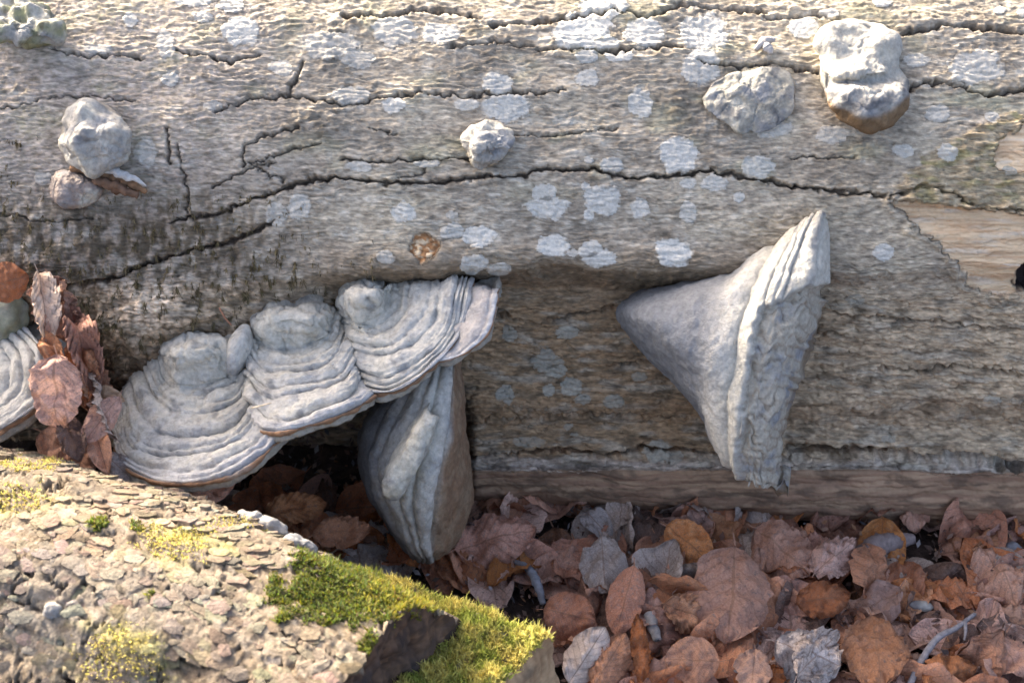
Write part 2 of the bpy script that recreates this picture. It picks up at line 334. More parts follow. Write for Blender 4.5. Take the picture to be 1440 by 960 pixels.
# colours of the bark itself
big = f2(px / 150, py / 90, 4, 141); med = f2(px / 34, py / 16, 4, 143); fin = f2(px / 9, py / 5, 3, 145)
BC = np.full(px.shape + (3,), (.33, .295, .255))
BC = mixc(BC, (.43, .385, .32), sm(-.1, .6, big) * .8); BC = mixc(BC, (.20, .175, .15), sm(.05, .65, -big) * .6)
BC = mixc(BC, (.47, .45, .42), sm(.1, .6, med) * .55); BC = mixc(BC, (.17, .14, .11), sm(.15, .7, -med) * .55)
BC = mixc(BC, (.33, .33, .21), sm(.1, .6, f2(px / 110, py / 60, 3, 147)) * .35 * sm(330, 200, py))
BC = mixc(BC, (.36, .315, .31), sm(560, 200, px) * sm(-.5, .3, fin) * .5)
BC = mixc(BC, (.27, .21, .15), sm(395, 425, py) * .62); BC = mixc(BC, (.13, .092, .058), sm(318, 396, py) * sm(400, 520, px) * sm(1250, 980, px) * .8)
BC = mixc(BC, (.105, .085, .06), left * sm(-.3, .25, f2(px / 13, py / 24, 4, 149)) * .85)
BC = mixc(BC, (.44, .39, .345), np.exp(-((px - 218) / 50) ** 2 - ((py - 430) / 36) ** 2) * sm(-.6, .2, fin))
for kx, ky, rx, ry in ((470, 70, 30, 34), (440, 175, 60, 36), (955, 150, 36, 34), (720, 415, 60, 10)):
    BC = mixc(BC, (.13, .115, .095), np.exp(-((px - kx + wx * .4) / rx) ** 2 - ((py - ky) / ry) ** 2) * .85 * sm(-.5, .3, med))
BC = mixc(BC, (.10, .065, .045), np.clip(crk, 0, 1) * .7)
BC = mixc(BC, (.26, .25, .26), sm(640, 650, py) * sm(668, 658, py + wy * .3) * .7 * vis)
BC = mixc(BC, (.40, .33, .23), sm(-3, 3, torn) * .75); BC = mixc(BC, (.30, .27, .13), sm(-3, 3, torn) * sm(.0, .5, f2(px / 40, py / 14, 3, 151)) * .7)
BC = BC * (1 + np.array((.72, .62, .52)) * (sm(385, 420, py) * (1 - .4 * sm(1000, 1150, px)))[..., None]); BC = mixc(BC, (.37, .30, .215), sm(960, 1200, px) * sm(120, 300, py) * .45 * sm(-.5, .5, med))
BC = mixc(BC, (.13, .11, .085), sm(.12, .5, f2(px / 20, py / 8, 4, 155)) * .45)
lo2 = sm(400, 430, py) * barkm; BC = mixc(BC, (.36, .33, .29), lo2 * sm(.0, .5, f2(px / 60, py / 15, 4, 156)) * .6); BC = mixc(BC, (.085, .066, .048), lo2 * sm(.05, .5, f2(px / 48, py / 12, 4, 157)) * .6)
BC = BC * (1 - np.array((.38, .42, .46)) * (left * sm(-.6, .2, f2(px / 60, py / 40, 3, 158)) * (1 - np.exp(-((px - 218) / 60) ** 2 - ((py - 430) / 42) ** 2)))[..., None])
strk = f2(px / 22, (py + .5 * wy) / 3.0, 3, 153); BC = BC * np.array((1.12, 1.05, .885)) * (1 - .10 * sm(180, 40, py))[..., None] * (1 + .32 * fin[..., None] + .32 * strk[..., None])
WC = mixc(np.full(px.shape + (3,), (.24, .14, .085)), (.34, .22, .13), sm(-.4, .5, f2(px / 120, py / 6, 4, 161)))
WC = mixc(WC, (.10, .065, .042), sm(-.05, .45, f2(px / 46, py / 14, 5, 163, .6)) * .75)
W1 = mixc(np.full(px.shape + (3,), (.68, .49, .29)), (.52, .33, .18), sm(-.2, .5, f2(px / 110, py / 6, 4, 165))); W1 = mixc(W1, (.60, .52, .40), sm(.1, .6, f2(px / 90, py / 12, 3, 167)) * .6)
W1 = mixc(W1, (.05, .035, .03), sm(1.2, .9, hole))
PC = mixc(np.full(px.shape + (3,), (.34, .17, .07)), (.62, .48, .30), sm(-.1, .35, f2(px / 8, py / 7, 3, 169)))
log = empty('fallen_trunk', (0, .3, 0)); tag(log, 'huge fallen beech trunk with grey cracked bark spanning the whole picture', 'tree trunk')
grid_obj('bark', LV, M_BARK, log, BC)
o = patch_obj('bare_wood', LV, LN2, lipm > .5, np.full(px.shape, .0006), M_WOOD, log, WC); o['label'] = 'brown barkless strip along the foot of the trunk'
o = patch_obj('bare_wood', LV, LN2, (wood1 > -1) & vis, np.full(px.shape, .0006), M_WOOD, log, mixc(BC, W1, sm(-1, 2, wood1))); o['label'] = 'pale orange wood where the bark has torn away'
o = patch_obj('bare_wood', LV, LN2, (cream > -1) & vis, np.full(px.shape, .0006), M_WOOD, log, mixc(BC, W1 * 1.15, sm(-1, 2, cream)))
o = patch_obj('pecked_pit', LV, LN2, (pit < 1.02) & vis, np.full(px.shape, .0006), M_WOOD, log, mixc(BC, PC, sm(1.02, .9, pit))); o['label'] = 'crumbly orange pit pecked into the bark'
LICH = [(339,44,27,20,1),(325,8,20,12,.8),(270,0,25,10,.8),(233,62,14,20,.6),(182,28,12,10,.7),(238,112,14,10,.6),(140,70,20,7,.6),(285,25,14,8,.5),(465,65,40,20,.55),(555,45,32,22,.55),(620,50,28,17,.85),(505,85,26,13,.5),(492,135,26,14,.5),
 (555,150,17,12,.75),(700,118,22,15,1),(712,150,34,22,1),(655,148,18,9,.6),(820,45,40,28,.9),(850,60,20,10,.7),(905,47,29,21,.9),(850,10,35,18,.8),(825,80,17,10,.9),(870,80,20,8,.8),(825,110,17,13,.8),(900,145,18,21,1),(990,45,34,28,1),(985,95,28,25,.8),
 (1130,38,22,16,1),(1165,20,15,8,.7),(955,220,28,27,1),(1065,235,24,18,.7),(1005,258,20,12,.8),(968,258,12,8,.8),(860,232,17,13,.8),(827,225,8,6,.8),(765,272,18,14,.9),(770,292,30,17,.9),(848,280,28,22,1),(824,262,8,7,.9),(828,302,8,9,.9),
 (900,293,14,15,.8),(968,300,13,16,.6),(1040,278,9,8,.7),(777,346,25,16,1),(830,352,18,14,1),(842,364,24,14,1),(806,356,9,6,.6),(945,356,26,21,1),(568,298,17,16,.95),(637,325,18,13,.8),(673,333,23,17,.9),(636,302,10,6,.5),(668,371,22,12,.8),
 (703,379,18,9,.6),(543,363,14,9,.6),(420,290,18,20,.6),(388,302,16,18,.5),(1242,354,16,13,.9),(1372,95,38,24,.55),(1318,160,18,14,.5),(1405,15,11,6,.7),(1440,18,14,8,.6),(1240,4,15,8,.8),(1270,213,16,10,.5),(1330,215,14,14,.9),(1395,165,10,10,.7),(1085,180,30,14,.4),(1170,190,24,14,.4),
 (717,468,11,13,.75),(800,465,19,11,.75),(772,508,24,17,.75),(785,522,17,12,.75),(711,556,15,13,.75),(773,551,10,10,.75),(806,545,17,13,.75),(822,565,12,9,.75),(866,566,16,11,.75),(925,633,22,14,.75),(950,640,12,8,.6),(800,602,8,5,.5),(808,611,7,4,.5),(745,622,26,8,.4),
 (1210,420,13,8,.45),(1400,563,14,6,.5),(1250,618,12,6,.5),(905,530,12,8,.5),(60,250,14,10,.4),(205,215,16,22,.45),(300,150,14,8,.4),(395,95,18,12,.45),(600,230,18,7,.5),(505,235,20,8,.5),(1290,85,22,10,.4),(1420,240,12,8,.3)]
for i, (lx, ly, rx, ry, st) in enumerate(LICH):
    bb = (np.abs(px - lx) < rx * 1.9 + 12) & (np.abs(py - ly) < ry * 1.9 + 12) & vis
    if not bb.any(): continue
    r0, r1 = np.where(bb.any(1))[0][[0, -1]]; c0, c1 = np.where(bb.any(0))[0][[0, -1]]; S = (slice(r0, r1 + 1), slice(c0, c1 + 1))
    qx, qy = px[S], py[S]; d = np.hypot((qx - lx) / rx, (qy - ly) / ry) + .26 * f2(qx / 18, qy / 14, 3, 200 + i) + .12 * f2(qx / 5, qy / 4, 2, 400 + i)
    cr = np.clip(crk[S], 0, 1); m = sm(1.10, .84, d) * (1 - cr)
    lc = np.array((.61, .58, .495)) if ly < 400 else np.array((.40, .385, .31))
    lc = lc * random.uniform(.78, 1.0)
    lcol = mixc(BC[S], lc * (1 + .12 * fin[S][..., None]), m * (.28 + .60 * st) * (1 - .45 * sm(.15, .6, f2(qx / 7, qy / 4, 3, 600 + i)) * (1.2 - st)))
    patch_obj('lichen_patch', LV[S], LN2[S], m > .03, .0002 + .0005 * m, M_LICHEN, log, lcol)
adopt(log)
LPX = px[45:45 + len(py_d):3, ::3]; LPY = py[45:45 + len(py_d):3, ::3]
def log_w(qx, qy):                                       # depth of the finished bark at a pixel
    d = (LPX - qx) ** 2 + (LPY - qy) ** 2; j = np.unravel_index(np.argmin(d), d.shape)
    return float(proj(LV[45:45 + len(py_d):3, ::3][j])[2])

# ================================================================ fungus builders
def loft(secs, nt, na, tail=.09, pull=.05):
    L = []
    for s in secs:
        q = np.array(s, float); c = q.mean(0)
        a = q[0] * (1 - pull) + c * pull; b = q[-1] * (1 - pull) + c * pull; a[2] = q[0][2] - tail; b[2] = q[-1][2] - tail
        pts = P(*np.vstack([a, q, b]).T); L.append(catmull(pts, na))
    L = np.array(L); n = len(L); out = np.zeros((nt, na, 3)); tt = np.linspace(0, n - 1, nt)
    q = np.concatenate([2 * L[:1] - L[1:2], L, 2 * L[-1:] - L[-2:-1]])
    for i, t in enumerate(tt):
        k = min(int(t), n - 2); f = t - k; a, b, c, d = q[k], q[k+1], q[k+2], q[k+3]
        out[i] = .5 * (2*b + (c-a)*f + (2*a-5*b+4*c-d)*f*f + (3*b-a-3*c+d)*f**3)
    return out, np.repeat((tt)[:, None], na, 1)
def outward(V, c):
    N = grid_normals(V); s = ((V - c) * N).sum(-1).mean(); return N if s > 0 else -N
def rolls(t, n, sharp=.45, seed=0, edges=None):
    """rounded growth rolls of uneven width with sharp creases between them; broad rolls stand taller"""
    if edges is None:
        r = np.random.default_rng(int(n * 10) + seed); wd = r.uniform(.35, 1.9, int(n) + 6); e = np.r_[-1, -.5, np.r_[0, np.cumsum(wd)] / wd[:int(n)].sum()]
    else: e = np.r_[-1, -.5, edges, 1.4, 2.2]
    gap = np.diff(e); am = np.clip((gap / np.median(gap)) ** .7, .35, 1.5)
    k = np.clip(np.searchsorted(e, t) - 1, 0, len(e) - 2); f = np.clip((t - e[k]) / gap[k], 0, 1)
    return .6 + (np.maximum(4 * f * (1 - f), 1e-6) ** sharp * (.75 + .5 * f) - .6) * am[k]
GREY = np.array((.46, .43, .365)); BLUE = np.array((.22, .222, .222)); CREAM = np.array((.51, .47, .37)); DGREY = np.array((.105, .105, .105)); TAN = np.array((.25, .14, .075)); BRN = np.array((.15, .095, .055))
def crust_col(V, seed, base=GREY, a=.5):
    f = f3(V * 45, 4, seed); g = f3(V * 130, 3, seed + 3)
    c = mixc(np.broadcast_to(base, V.shape).copy(), CREAM, sm(.0, .6, f) * a); c = mixc(c, BLUE, sm(.05, .6, -f) * a); c = mixc(c, DGREY, sm(.35, .8, g) * .4)
    return c
def cap(name, secs, parent, seed, t_rim, n_rolls, amp=.0035, nt=230, na=230, t0=2, brown=True, edges=None, tint=None):
    """a bracket: growth arcs from the knob to the rim, then edge, pore surface and back to the trunk"""
    V, t = loft(secs, nt, na); c = V[:int(nt * .6)].reshape(-1, 3).mean(0) - EW * .08
    N = outward(V, c); aa = np.linspace(0, 1, na)[None, :] + 0 * t
    tr = (t - t0) / (t_rim - t0); tw = tr + .075 * f3(V * 11, 3, seed) + .016 * f3(V * 55, 3, seed + 1)
    up = (1 - sm(.98, 1.04, tr)); ring = up * sm(-.12, .12, tr)
    r = rolls(tw, n_rolls, seed=seed, edges=edges); mod = .30 + .95 * sm(-.4, .35, f3(V * 22, 3, seed + 2))
    fine = f2(aa * 9 + seed, tr * 46, 3, seed + 4)
    V = V + N * (ring * amp * (mod * (r - .6) + .16 * fine) + (.0046 + .0040 * sm(.25, -.1, tr)) * f3(V * 30, 4, seed + 5) - .003 * sm(.3, .0, tr) * sm(.09, .0, np.abs(f3(V * 24, 3, seed + 8))) + .0019 * f3(V * 85, 3, seed + 6) + .0006 * f3(V * 210, 2, seed + 7))[..., None]
    t = tr * t_rim
    C = crust_col(V, seed); C = mixc(C, CREAM, sm(.45, .0, t / t_rim) * .5)
    C = mixc(C, DGREY * 1.1, sm(.25, .6, f3(V * 48, 4, seed + 14)) * .6); C = mixc(C, (.24, .21, .15), sm(.2, .6, f3(V * 17, 3, seed + 15)) * .4)
    C = mixc(C, BLUE * .75, (1 - sm(.15, .6, r)) * ring * .8 * sm(-.5, .3, f3(V * 20, 2, seed + 9)))
    C = mixc(C, (.40, .39, .385), sm(.8, .9, t / t_rim) * up * .5)
    if tint: C = mixc(C, tint, sm(.9, .75, tr) * .55); C = mixc(C, (.50, .48, .45), np.exp(-((tr - .9) / .08) ** 2) * .8)
    if brown:
        C = mixc(C, TAN, sm(.99, 1.03, t / t_rim) * sm(-1.1, -.3, f3(V * 22, 3, seed + 11))); C = mixc(C, (.30, .27, .215), sm(1.20, 1.27, t / t_rim)); 
    o = grid_obj(name, V, M_CONK, parent, C); patch_obj('rim', V, N, (tr > .99) & (tr < 1.3), np.full(tr.shape, .0003), M_CONK, o, C); return o
def with_edge(arcs, down=7, back=.10):
    """adds to growth arcs the brown edge, the pale margin and the underside running back to the trunk"""
    r = np.array(arcs[-1], float); e1 = r + (0, down, -.004); e2 = r + (0, down * 1.9, -.012); X = P(*e2.T); X1 = X + np.array([0, back * .4, .004]); X2 = X + np.array([0, back, .006]); X3 = X + np.array([0, back * 1.6, .02])
    f = lambda Z: [tuple(q) for q in np.stack(proj(Z), 1)]
    return arcs + [[tuple(q) for q in e1], [tuple(q) for q in e2], f(X1), f(X2), f(X3)]
def blob(name, c, r, parent, seed, lump=.25, ls=30, base=GREY, rot=0, n=70, ridge=0, fine=.0006):
    th = np.linspace(0, math.pi, n)[:, None]; ph = np.linspace(0, 2 * math.pi, n * 2)[None, :]
    d = np.stack([np.sin(th) * np.cos(ph), np.sin(th) * np.sin(ph), np.cos(th) + 0 * ph], -1)
    ca, sa = math.cos(rot), math.sin(rot); e1 = EX * ca + EV * sa; e2 = -EX * sa + EV * ca
    O = P(*c); V = d[..., :1] * e1 * r[0] + d[..., 1:2] * e2 * r[1] + d[..., 2:] * EW * r[2]; m = min(r)
    nse = f3((O + V) * ls, 4, seed); V = V * (1 + lump * nse[..., None]); 
    if ridge: V = V * (1 + ridge * (rolls(d[..., 1] * .5 + .08 * f3((O + V) * 20, 2, seed + 1), 5) - .6)[..., None])
    V = O + V; V = V + d * (fine * f3(V * 170, 3, seed + 2))[..., None]
    return grid_obj(name, V, M_CONK, parent, crust_col(V, seed, base), flip=True)
def dome(name, outline, h, seed, parent=None, base=GREY, lump=.2, ls=40, sag=.0, colfn=None, n=64, m=150, hfn=None):
    """a cushion growing out of the bark: closed outline on the trunk, rising to height h"""
    q = np.array(outline + [outline[0]], float); o = catmull(q, m); c = np.mean(outline, axis=0); lw = np.array([log_w(*p) for p in o[::6]]); lw = np.interp(np.arange(m), np.r_[np.arange(m)[::6], m - 1], np.r_[lw, lw[0]]); cw = float(lw.mean())
    r = np.linspace(0, 1, n)[:, None]; a = np.linspace(0, 1, m)[None]
    k = np.minimum(r / .86, 1); inset = np.where(r < .86, k, 1 - (r - .86) * .35)
    ix = c[0] + (o[:, 0][None] - c[0]) * inset; iy = c[1] + (o[:, 1][None] - c[1]) * inset
    prof = np.where(r < .86, (1 - (k * .93) ** 2.6) ** .5, .3 * (1 - (r - .86) / .14)); ww = cw + (lw[None] - cw) * k + h * prof * (1 if hfn is None else hfn(ix, iy)) - .012 * sm(.86, 1, r)
    V = P(ix, iy + sag * prof, ww); N = outward(V, P(c[0], c[1], cw - .03)); N[:, 0] = N[:, -1] = (N[:, 0] + N[:, -1]) / 2; N[:4] = N[4].mean(0)
    f = f3(V * ls * .62, 2, seed); V = V + N * (h * lump * 1.25 * f * sm(1, .8, r) + (.0024 * f3(V * 62, 4, seed + 9) - .0013 * sm(.10, .0, np.abs(f3(V * 30, 3, seed + 12)))) * sm(1, .8, r) + .0010 * f3(V * 150, 3, seed + 4))[..., None]
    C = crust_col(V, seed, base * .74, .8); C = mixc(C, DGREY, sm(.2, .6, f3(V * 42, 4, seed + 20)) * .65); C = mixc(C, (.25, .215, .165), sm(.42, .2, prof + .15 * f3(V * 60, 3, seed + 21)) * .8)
    if colfn: C = colfn(C, ix, iy + sag * prof, prof, V)
    return grid_obj(name, V, M_CONK, parent, C)

# ---- the shelf of three fused brackets
sh = empty('bracket_fungus', P(330, 560, -.03)); tag(sh, 'wide shelf of three fused grey bracket fungi with brown rim', 'fungus')
Lc = [[(236,468,.0),(254,454,.008),(274,451,.010),(296,457,.010),(318,462,.005),(346,464,.0)],
      [(224,494,.010),(238,492,.056),(268,494,.068),(300,492,.064),(322,500,.050),(350,496,.018)],
      [(226,492,.012),(234,528,.035),(272,540,.048),(312,534,.046),(338,510,.02)],
      [(205,516,.010),(224,556,.050),(275,570,.066),(328,558,.064),(352,520,.03)],
      [(182,540,.012),(203,590,.066),(265,608,.086),(334,592,.082),(366,545,.045)],
      [(166,568,.016),(182,628,.082),(250,648,.108),(338,624,.105),(384,570,.065)],
      [(160,592,.020),(174,652,.092),(246,678,.126),(338,660,.126),(410,598,.085)]]
cap('cap', with_edge(Lc, 7), sh, 1, 6, 8, .0075, edges=(.0, .10, .24, .31, .52, .66, .72, .86, .93, 1.0))['label'] = 'broad left cap with concentric grey growth ridges'
Mc = [[(362,424,-.03),(384,408,-.004),(412,406,.0),(440,404,.0),(458,420,-.02)],
      [(350,446,-.01),(370,446,.046),(408,444,.056),(444,446,.050),(470,432,.0)],
      [(350,446,-.005),(366,484,.030),(410,490,.040),(455,474,.034),(472,436,.005)],
      [(346,484,.020),(370,518,.052),(416,520,.060),(466,504,.055),(486,466,.02)],
      [(346,520,.040),(374,548,.076),(426,546,.080),(480,528,.072),(500,494,.03)],
      [(350,556,.070),(386,584,.100),(440,574,.100),(490,550,.088),(506,524,.04)],
      [(350,600,.078),(390,606,.112),(450,592,.112),(500,572,.098),(530,550,.06)]]
cap('cap', with_edge(Mc, 6), sh, 2, 6, 6, .0095, edges=(.0, .16, .24, .46, .56, .82, 1.0))
Rc = [[(480,406,.0),(494,392,.022),(512,389,.026),(530,391,.026),(544,393,.01)],
      [(477,424,.008),(490,420,.050),(510,418,.060),(530,414,.054),(547,404,.02)],
      [(478,436,.010),(500,456,.036),(530,450,.040),(548,424,.036),(546,396,.02)],
      [(484,468,.020),(520,480,.054),(562,466,.058),(586,430,.052),(592,394,.03)],
      [(490,504,.030),(532,516,.066),(586,494,.072),(622,450,.066),(632,393,.04)],
      [(498,536,.040),(546,544,.076),(604,508,.078),(640,458,.068),(654,396,.040)],
      [(502,548,.045),(556,550,.080),(610,514,.079),(650,464,.068),(664,400,.040)]]
cap('cap', with_edge(Rc, 5), sh, 3, 6, 8, .0062, edges=(.0, .10, .17, .34, .41, .62, .70, .78, 1.0))
Rg = [[(600,500,.062),(624,482,.066),(644,448,.062),(656,404,.042)], [(606,505,.068),(640,490,.076),(670,456,.074),(680,404,.052)], [(611,508,.068),(650,498,.080),(688,464,.078),(702,407,.054)]]
cap('cap', with_edge(Rg, 4, .05), sh, 4, 2, 3, .0016, 120, 120, 0, tint=(.34, .295, .275))['label'] = 'narrow lilac new growth with a white rim'
blob('knob', (336, 494, .036), (.011, .026, .020), sh, 12, .22, 30, rot=-.25)
adopt(sh)
# ---- the bracket at the left edge
lb = empty('bracket_fungus', P(-30, 530, 0)); tag(lb, 'grey ringed bracket fungus cut off by the left edge behind dry leaves', 'fungus')
Fc = [[(-60,500,.0),(-30,494,.03),(-14,510,.05),(-14,528,.05),(-40,548,.04)], [(-60,482,.0),(-16,478,.04),(10,505,.066),(6,545,.068),(-30,570,.06)],
      [(-50,468,.0),(0,466,.045),(36,500,.075),(34,552,.08),(-20,588,.07)], [(-40,458,.0),(16,460,.045),(56,496,.078),(56,556,.085),(-10,602,.08)], [(-36,456,.0),(24,460,.045),(63,500,.078),(63,560,.086),(-6,608,.082)]]
cap('cap', with_edge(Fc, 9), lb, 5, 4, 7, .005, 150, 150, 0); adopt(lb)
# ---- the hoof hanging under the shelf
hf = empty('hoof_fungus', P(600, 640, -.08)); tag(hf, 'tall hoof fungus hanging below the shelf beside the dark hollow', 'fungus')
Hs = [[(575,520,-.09),(520,585,-.09),(508,640,-.09),(522,690,-.10),(546,735,-.11),(566,768,-.12)],
      [(584,515,-.04),(534,580,-.03),(512,632,-.03),(519,684,-.035),(545,732,-.05),(572,777,-.07)],
      [(598,508,.0),(558,572,.018),(532,636,.024),(534,690,.016),(556,742,-.006),(580,784,-.035)],
      [(616,505,.02),(596,568,.046),(574,632,.052),(566,690,.042),(576,744,.018),(592,788,-.015)],
      [(636,505,.018),(634,570,.044),(622,632,.050),(608,692,.042),(602,746,.018),(608,788,-.014)],
      [(644,505,.0),(648,575,.012),(650,640,.006),(646,700,-.006),(636,748,-.016),(626,776,-.03)],
      [(646,505,-.05),(654,580,-.05),(662,660,-.06),(662,712,-.07),(650,750,-.08),(638,768,-.09)]]
V, t = loft(Hs, 170, 230); N = outward(V, V.reshape(-1, 3).mean(0) - EW * .05); a_ = np.linspace(0, 1, 230)[None] + 0 * t
front = sm(4.35, 4.0, t + .25 * f3(V * 22, 3, 24)); rr = rolls(t / 4.1 + .04 * f3(V * 16, 3, 21), 5, .5, 0, (.1, .34, .52, .70, .80, 1.0))
V = V + N * (front * .0100 * (1 - .75 * sm(.62, .85, a_)) * (rr - .6) + .0042 * f3(V * 26, 4, 22) + .0012 * f3(V * 80, 3, 20) + .0008 * f3(V * 140, 3, 23) + (1 - front) * .002 * f3(V * np.array([90, 90, 25]), 3, 26))[..., None]
C = crust_col(V, 25); C = mixc(C, BLUE * 1.05, sm(2.8, 1.2, t) * .85); C = mixc(C, CREAM, np.exp(-((t - 3.2) / .5) ** 2) * .5); C = mixc(C, mixc(np.broadcast_to(BRN * np.array((1.35, 1.15, .9)), V.shape), (.25, .16, .085), sm(-.3, .4, f3(V * 60, 4, 27))), (1 - front) * .9)
C = mixc(C, (.22, .19, .13), sm(.72, .85, a_) * front * .6)
grid_obj('body', V, M_CONK, hf, C); patch_obj('pore_surface', V, N, front < .4, np.full(t.shape, .0004), M_CONK, hf, C)['label'] = 'brown pore surface facing right'
Fl = [[(604,566,.050),(578,596,.058),(556,630,.060),(541,664,.058),(540,688,.053)], [(602,578,.074),(586,604,.079),(567,638,.080),(547,668,.078),(541,697,.070)], [(616,590,.074),(606,618,.077),(592,650,.077),(573,680,.074),(560,703,.064)], [(606,592,.04),(598,620,.04),(586,652,.04),(570,680,.04),(560,698,.035)]]
V, t = loft(Fl, 50, 110, .03); N = outward(V, V.reshape(-1, 3).mean(0) - EW * .02); V = V + N * (.0028 * f3(V * 45, 4, 28) + .0008 * f3(V * 150, 2, 29))[..., None]
grid_obj('flap', V, M_CONK, hf, crust_col(V, 30, CREAM * .95))['label'] = 'pale tongue-shaped flap'
adopt(hf)
# ---- the cone-shaped conk on the right
ck = empty('hoof_fungus', P(1000, 480, -.03)); tag(ck, 'cone-shaped grey conk growing sideways out of the trunk, its broken rim facing right', 'fungus')
Cs = [[(873,424,-.02),(868,434,-.002),(868,447,-.002),(876,460,-.02)],
      [(902,408,.0),(884,428,.034),(884,456,.036),(902,492,-.01)],
      [(946,399,.01),(918,426,.058),(914,468,.062),(934,522,.0)],
      [(1000,387,.03),(966,425,.077),(956,496,.080),(978,574,.01)],
      [(1052,366,.05),(1018,425,.091),(998,520,.093),(998,614,.03)],
      [(1088,346,.062),(1054,420,.100),(1032,520,.102),(1022,600,.080),(1026,662,.045)],
      [(1122,316,.070),(1082,410,.108),(1056,520,.110),(1043,610,.092),(1040,684,.055)],
      [(1146,300,.074),(1112,405,.110),(1084,520,.112),(1068,610,.096),(1060,696,.060)],
      [(1161,306,.070),(1148,405,.100),(1120,520,.098),(1098,610,.084),(1084,700,.052)],
      [(1164,330,.040),(1165,440,.045),(1137,530,.035),(1115,610,.025),(1104,694,.015)],
      [(1158,335,-.01),(1160,450,-.03),(1132,535,-.06),(1110,612,-.08),(1096,685,-.09)]]
V, t = loft(Cs, 240, 260, .07, .16); N = outward(V, V.reshape(-1, 3).mean(0) - EW * .07); a_ = np.linspace(0, 1, 260)[None] + 0 * t; vpx, vpy, _ = proj(V)
tw = t + .30 * f3(V * 13, 3, 31) + .05 * f3(V * 60, 2, 32)
chip = sm(-2.5, 2.5, poly_sd(vpx + 7 * f2(vpx / 22, vpy / 22, 3, 33), vpy + 6 * f2(vpx / 18, vpy / 18, 3, 34), [(1066,436),(1140,402),(1166,400),(1175,470),(1140,560),(1118,640),(1112,720),(1066,720),(1030,672),(1042,600),(1052,520)])) * sm(5.4, 5.9, t)
rr = rolls(tw / 9, 11, .5, 3); z1 = sm(3.0, 4.2, t)
lay = np.abs(((vpy + 34 * f2(vpx / 46, vpy / 44, 3, 35)) / 25) % 1 - .5) * 2; lam = sm(-.3, .45, f2(vpx / 30, vpy / 26, 3, 45))
V = V + N * ((1 - chip) * z1 * .0042 * (rr - .6) + .0040 * f3(V * 22, 4, 36) + .0012 * f3(V * 80, 3, 43) + .0007 * f3(V * 150, 3, 37) - chip * .010 + chip * .0052 * lam * (lay ** .5 - .5) + chip * .0045 * f3(V * 34, 4, 38))[..., None]
jag = np.abs((vpx + 4 * f2(vpx / 9, vpy / 40, 2, 44)) / 17 % 1 - .5) * 2; bt = .25 * sm(600, 690, vpy) * sm(9.6, 9, t)
V = V - EV * (bt * (1 - jag) ** 2 * -.007)[..., None] - N * (bt * .004 * sm(.35, .0, jag))[..., None]
qx9, qy9, _ = proj(V); lim = np.interp(qy9, [300, 330, 450, 540, 620, 700], [1162, 1167, 1168, 1141, 1117, 1106])
V = V - EX * (np.maximum(0, qx9 - lim) * K * .9)[..., None] + EV * (np.maximum(0, qy9 - 672 - 26 * sm(-.5, .5, n2(qx9 / 9, 0 * qx9, 47))) * K * .8)[..., None]
C = crust_col(V, 39); C = mixc(C, BLUE * .78, sm(4.5, 3.4, tw) * .9); C = mixc(C, CREAM * .9, sm(4.3, 5, tw) * (1 - chip) * .6)
C = mixc(C, DGREY * 1.3, (.75 * np.exp(-((tw - 6.1) / .16) ** 2) + .6 * np.exp(-((tw - 6.9) / .12) ** 2) + .8 * np.exp(-((tw - 7.6) / .2) ** 2)) * sm(-.6, .2, f3(V * 24, 3, 40)) * (1 - chip))
C = mixc(C, mixc(np.broadcast_to(np.array((.37, .325, .245)), V.shape), (.22, .222, .22), sm(-.05, .4, f3(V * 36, 4, 42))), chip * .9); C = mixc(C, (.20, .14, .085), chip * sm(.25, .08, lay) * .5); C = mixc(C, (.17, .12, .07), sm(8.7, 9.3, t) * .8)
ob = grid_obj('body', V, M_CONK, ck, C); patch_obj('broken_face', V, N, chip > .55, np.full(t.shape, .0004), M_CONK, ck, C)['label'] = 'beige chipped face with layered tubes'
adopt(ck)
# ---- cushions on the upper face
def e_col(C, x, y, p, V):
    C = mixc(C, CREAM * .82, sm(128, 105, y) * .6); C = mixc(C, DGREY * .85, np.exp(-((y - (146 - .006 * (x - 1215) ** 2)) / 11) ** 2) * sm(-.4, .3, f3(V * 60, 3, 71)) * .85)
    return mixc(C, (.19, .12, .06), sm(160, 170, y + .009 * (x - 1220) ** 2))
e = dome('bracket_fungus', [(1147,60),(1165,38),(1200,25),(1240,30),(1262,60),(1265,95),(1278,115),(1278,148),(1255,170),(1220,181),(1185,168),(1163,142),(1153,110),(1150,80)], 0.050, 257, sag=6, colfn=e_col, lump=.16, hfn=lambda x, y: .62 + .45 * sm(60, 150, y) - .22 * np.exp(-((y - 108 + .1 * (x - 1210)) / 7) ** 2))
tag(e, 'tall cream conk with dark grey band and brown underside, upper right', 'fungus')
d_ = dome('bracket_fungus', [(988,138),(1005,112),(1040,99),(1085,93),(1112,108),(1118,140),(1110,165),(1085,180),(1045,187),(1020,172),(1000,158)], .013, 52, base=CREAM * .85, lump=.30, ls=60, sag=4); tag(d_, 'flat cream crust of fungus left of the tall conk', 'fungus')
b_ = dome('bracket_fungus', [(80,195),(88,165),(110,146),(145,143),(172,160),(183,195),(180,225),(160,238),(120,236),(92,225)], .046, 53, lump=.22, ls=48, sag=8); tag(b_, 'rounded lumpy grey conk above torn brown bark, upper left', 'fungus')
b2 = dome('bracket_fungus', [(68,262),(75,242),(100,236),(130,248),(144,266),(130,286),(105,294),(82,285)], .022, 54, base=np.array((.36, .285, .23)), sag=5, colfn=lambda C, x, y, p, V: mixc(C, (.22, .13, .08), sm(.55, .3, p) * sm(255, 285, y))); tag(b2, 'small pinkish cushion just below the lumpy grey conk', 'fungus')
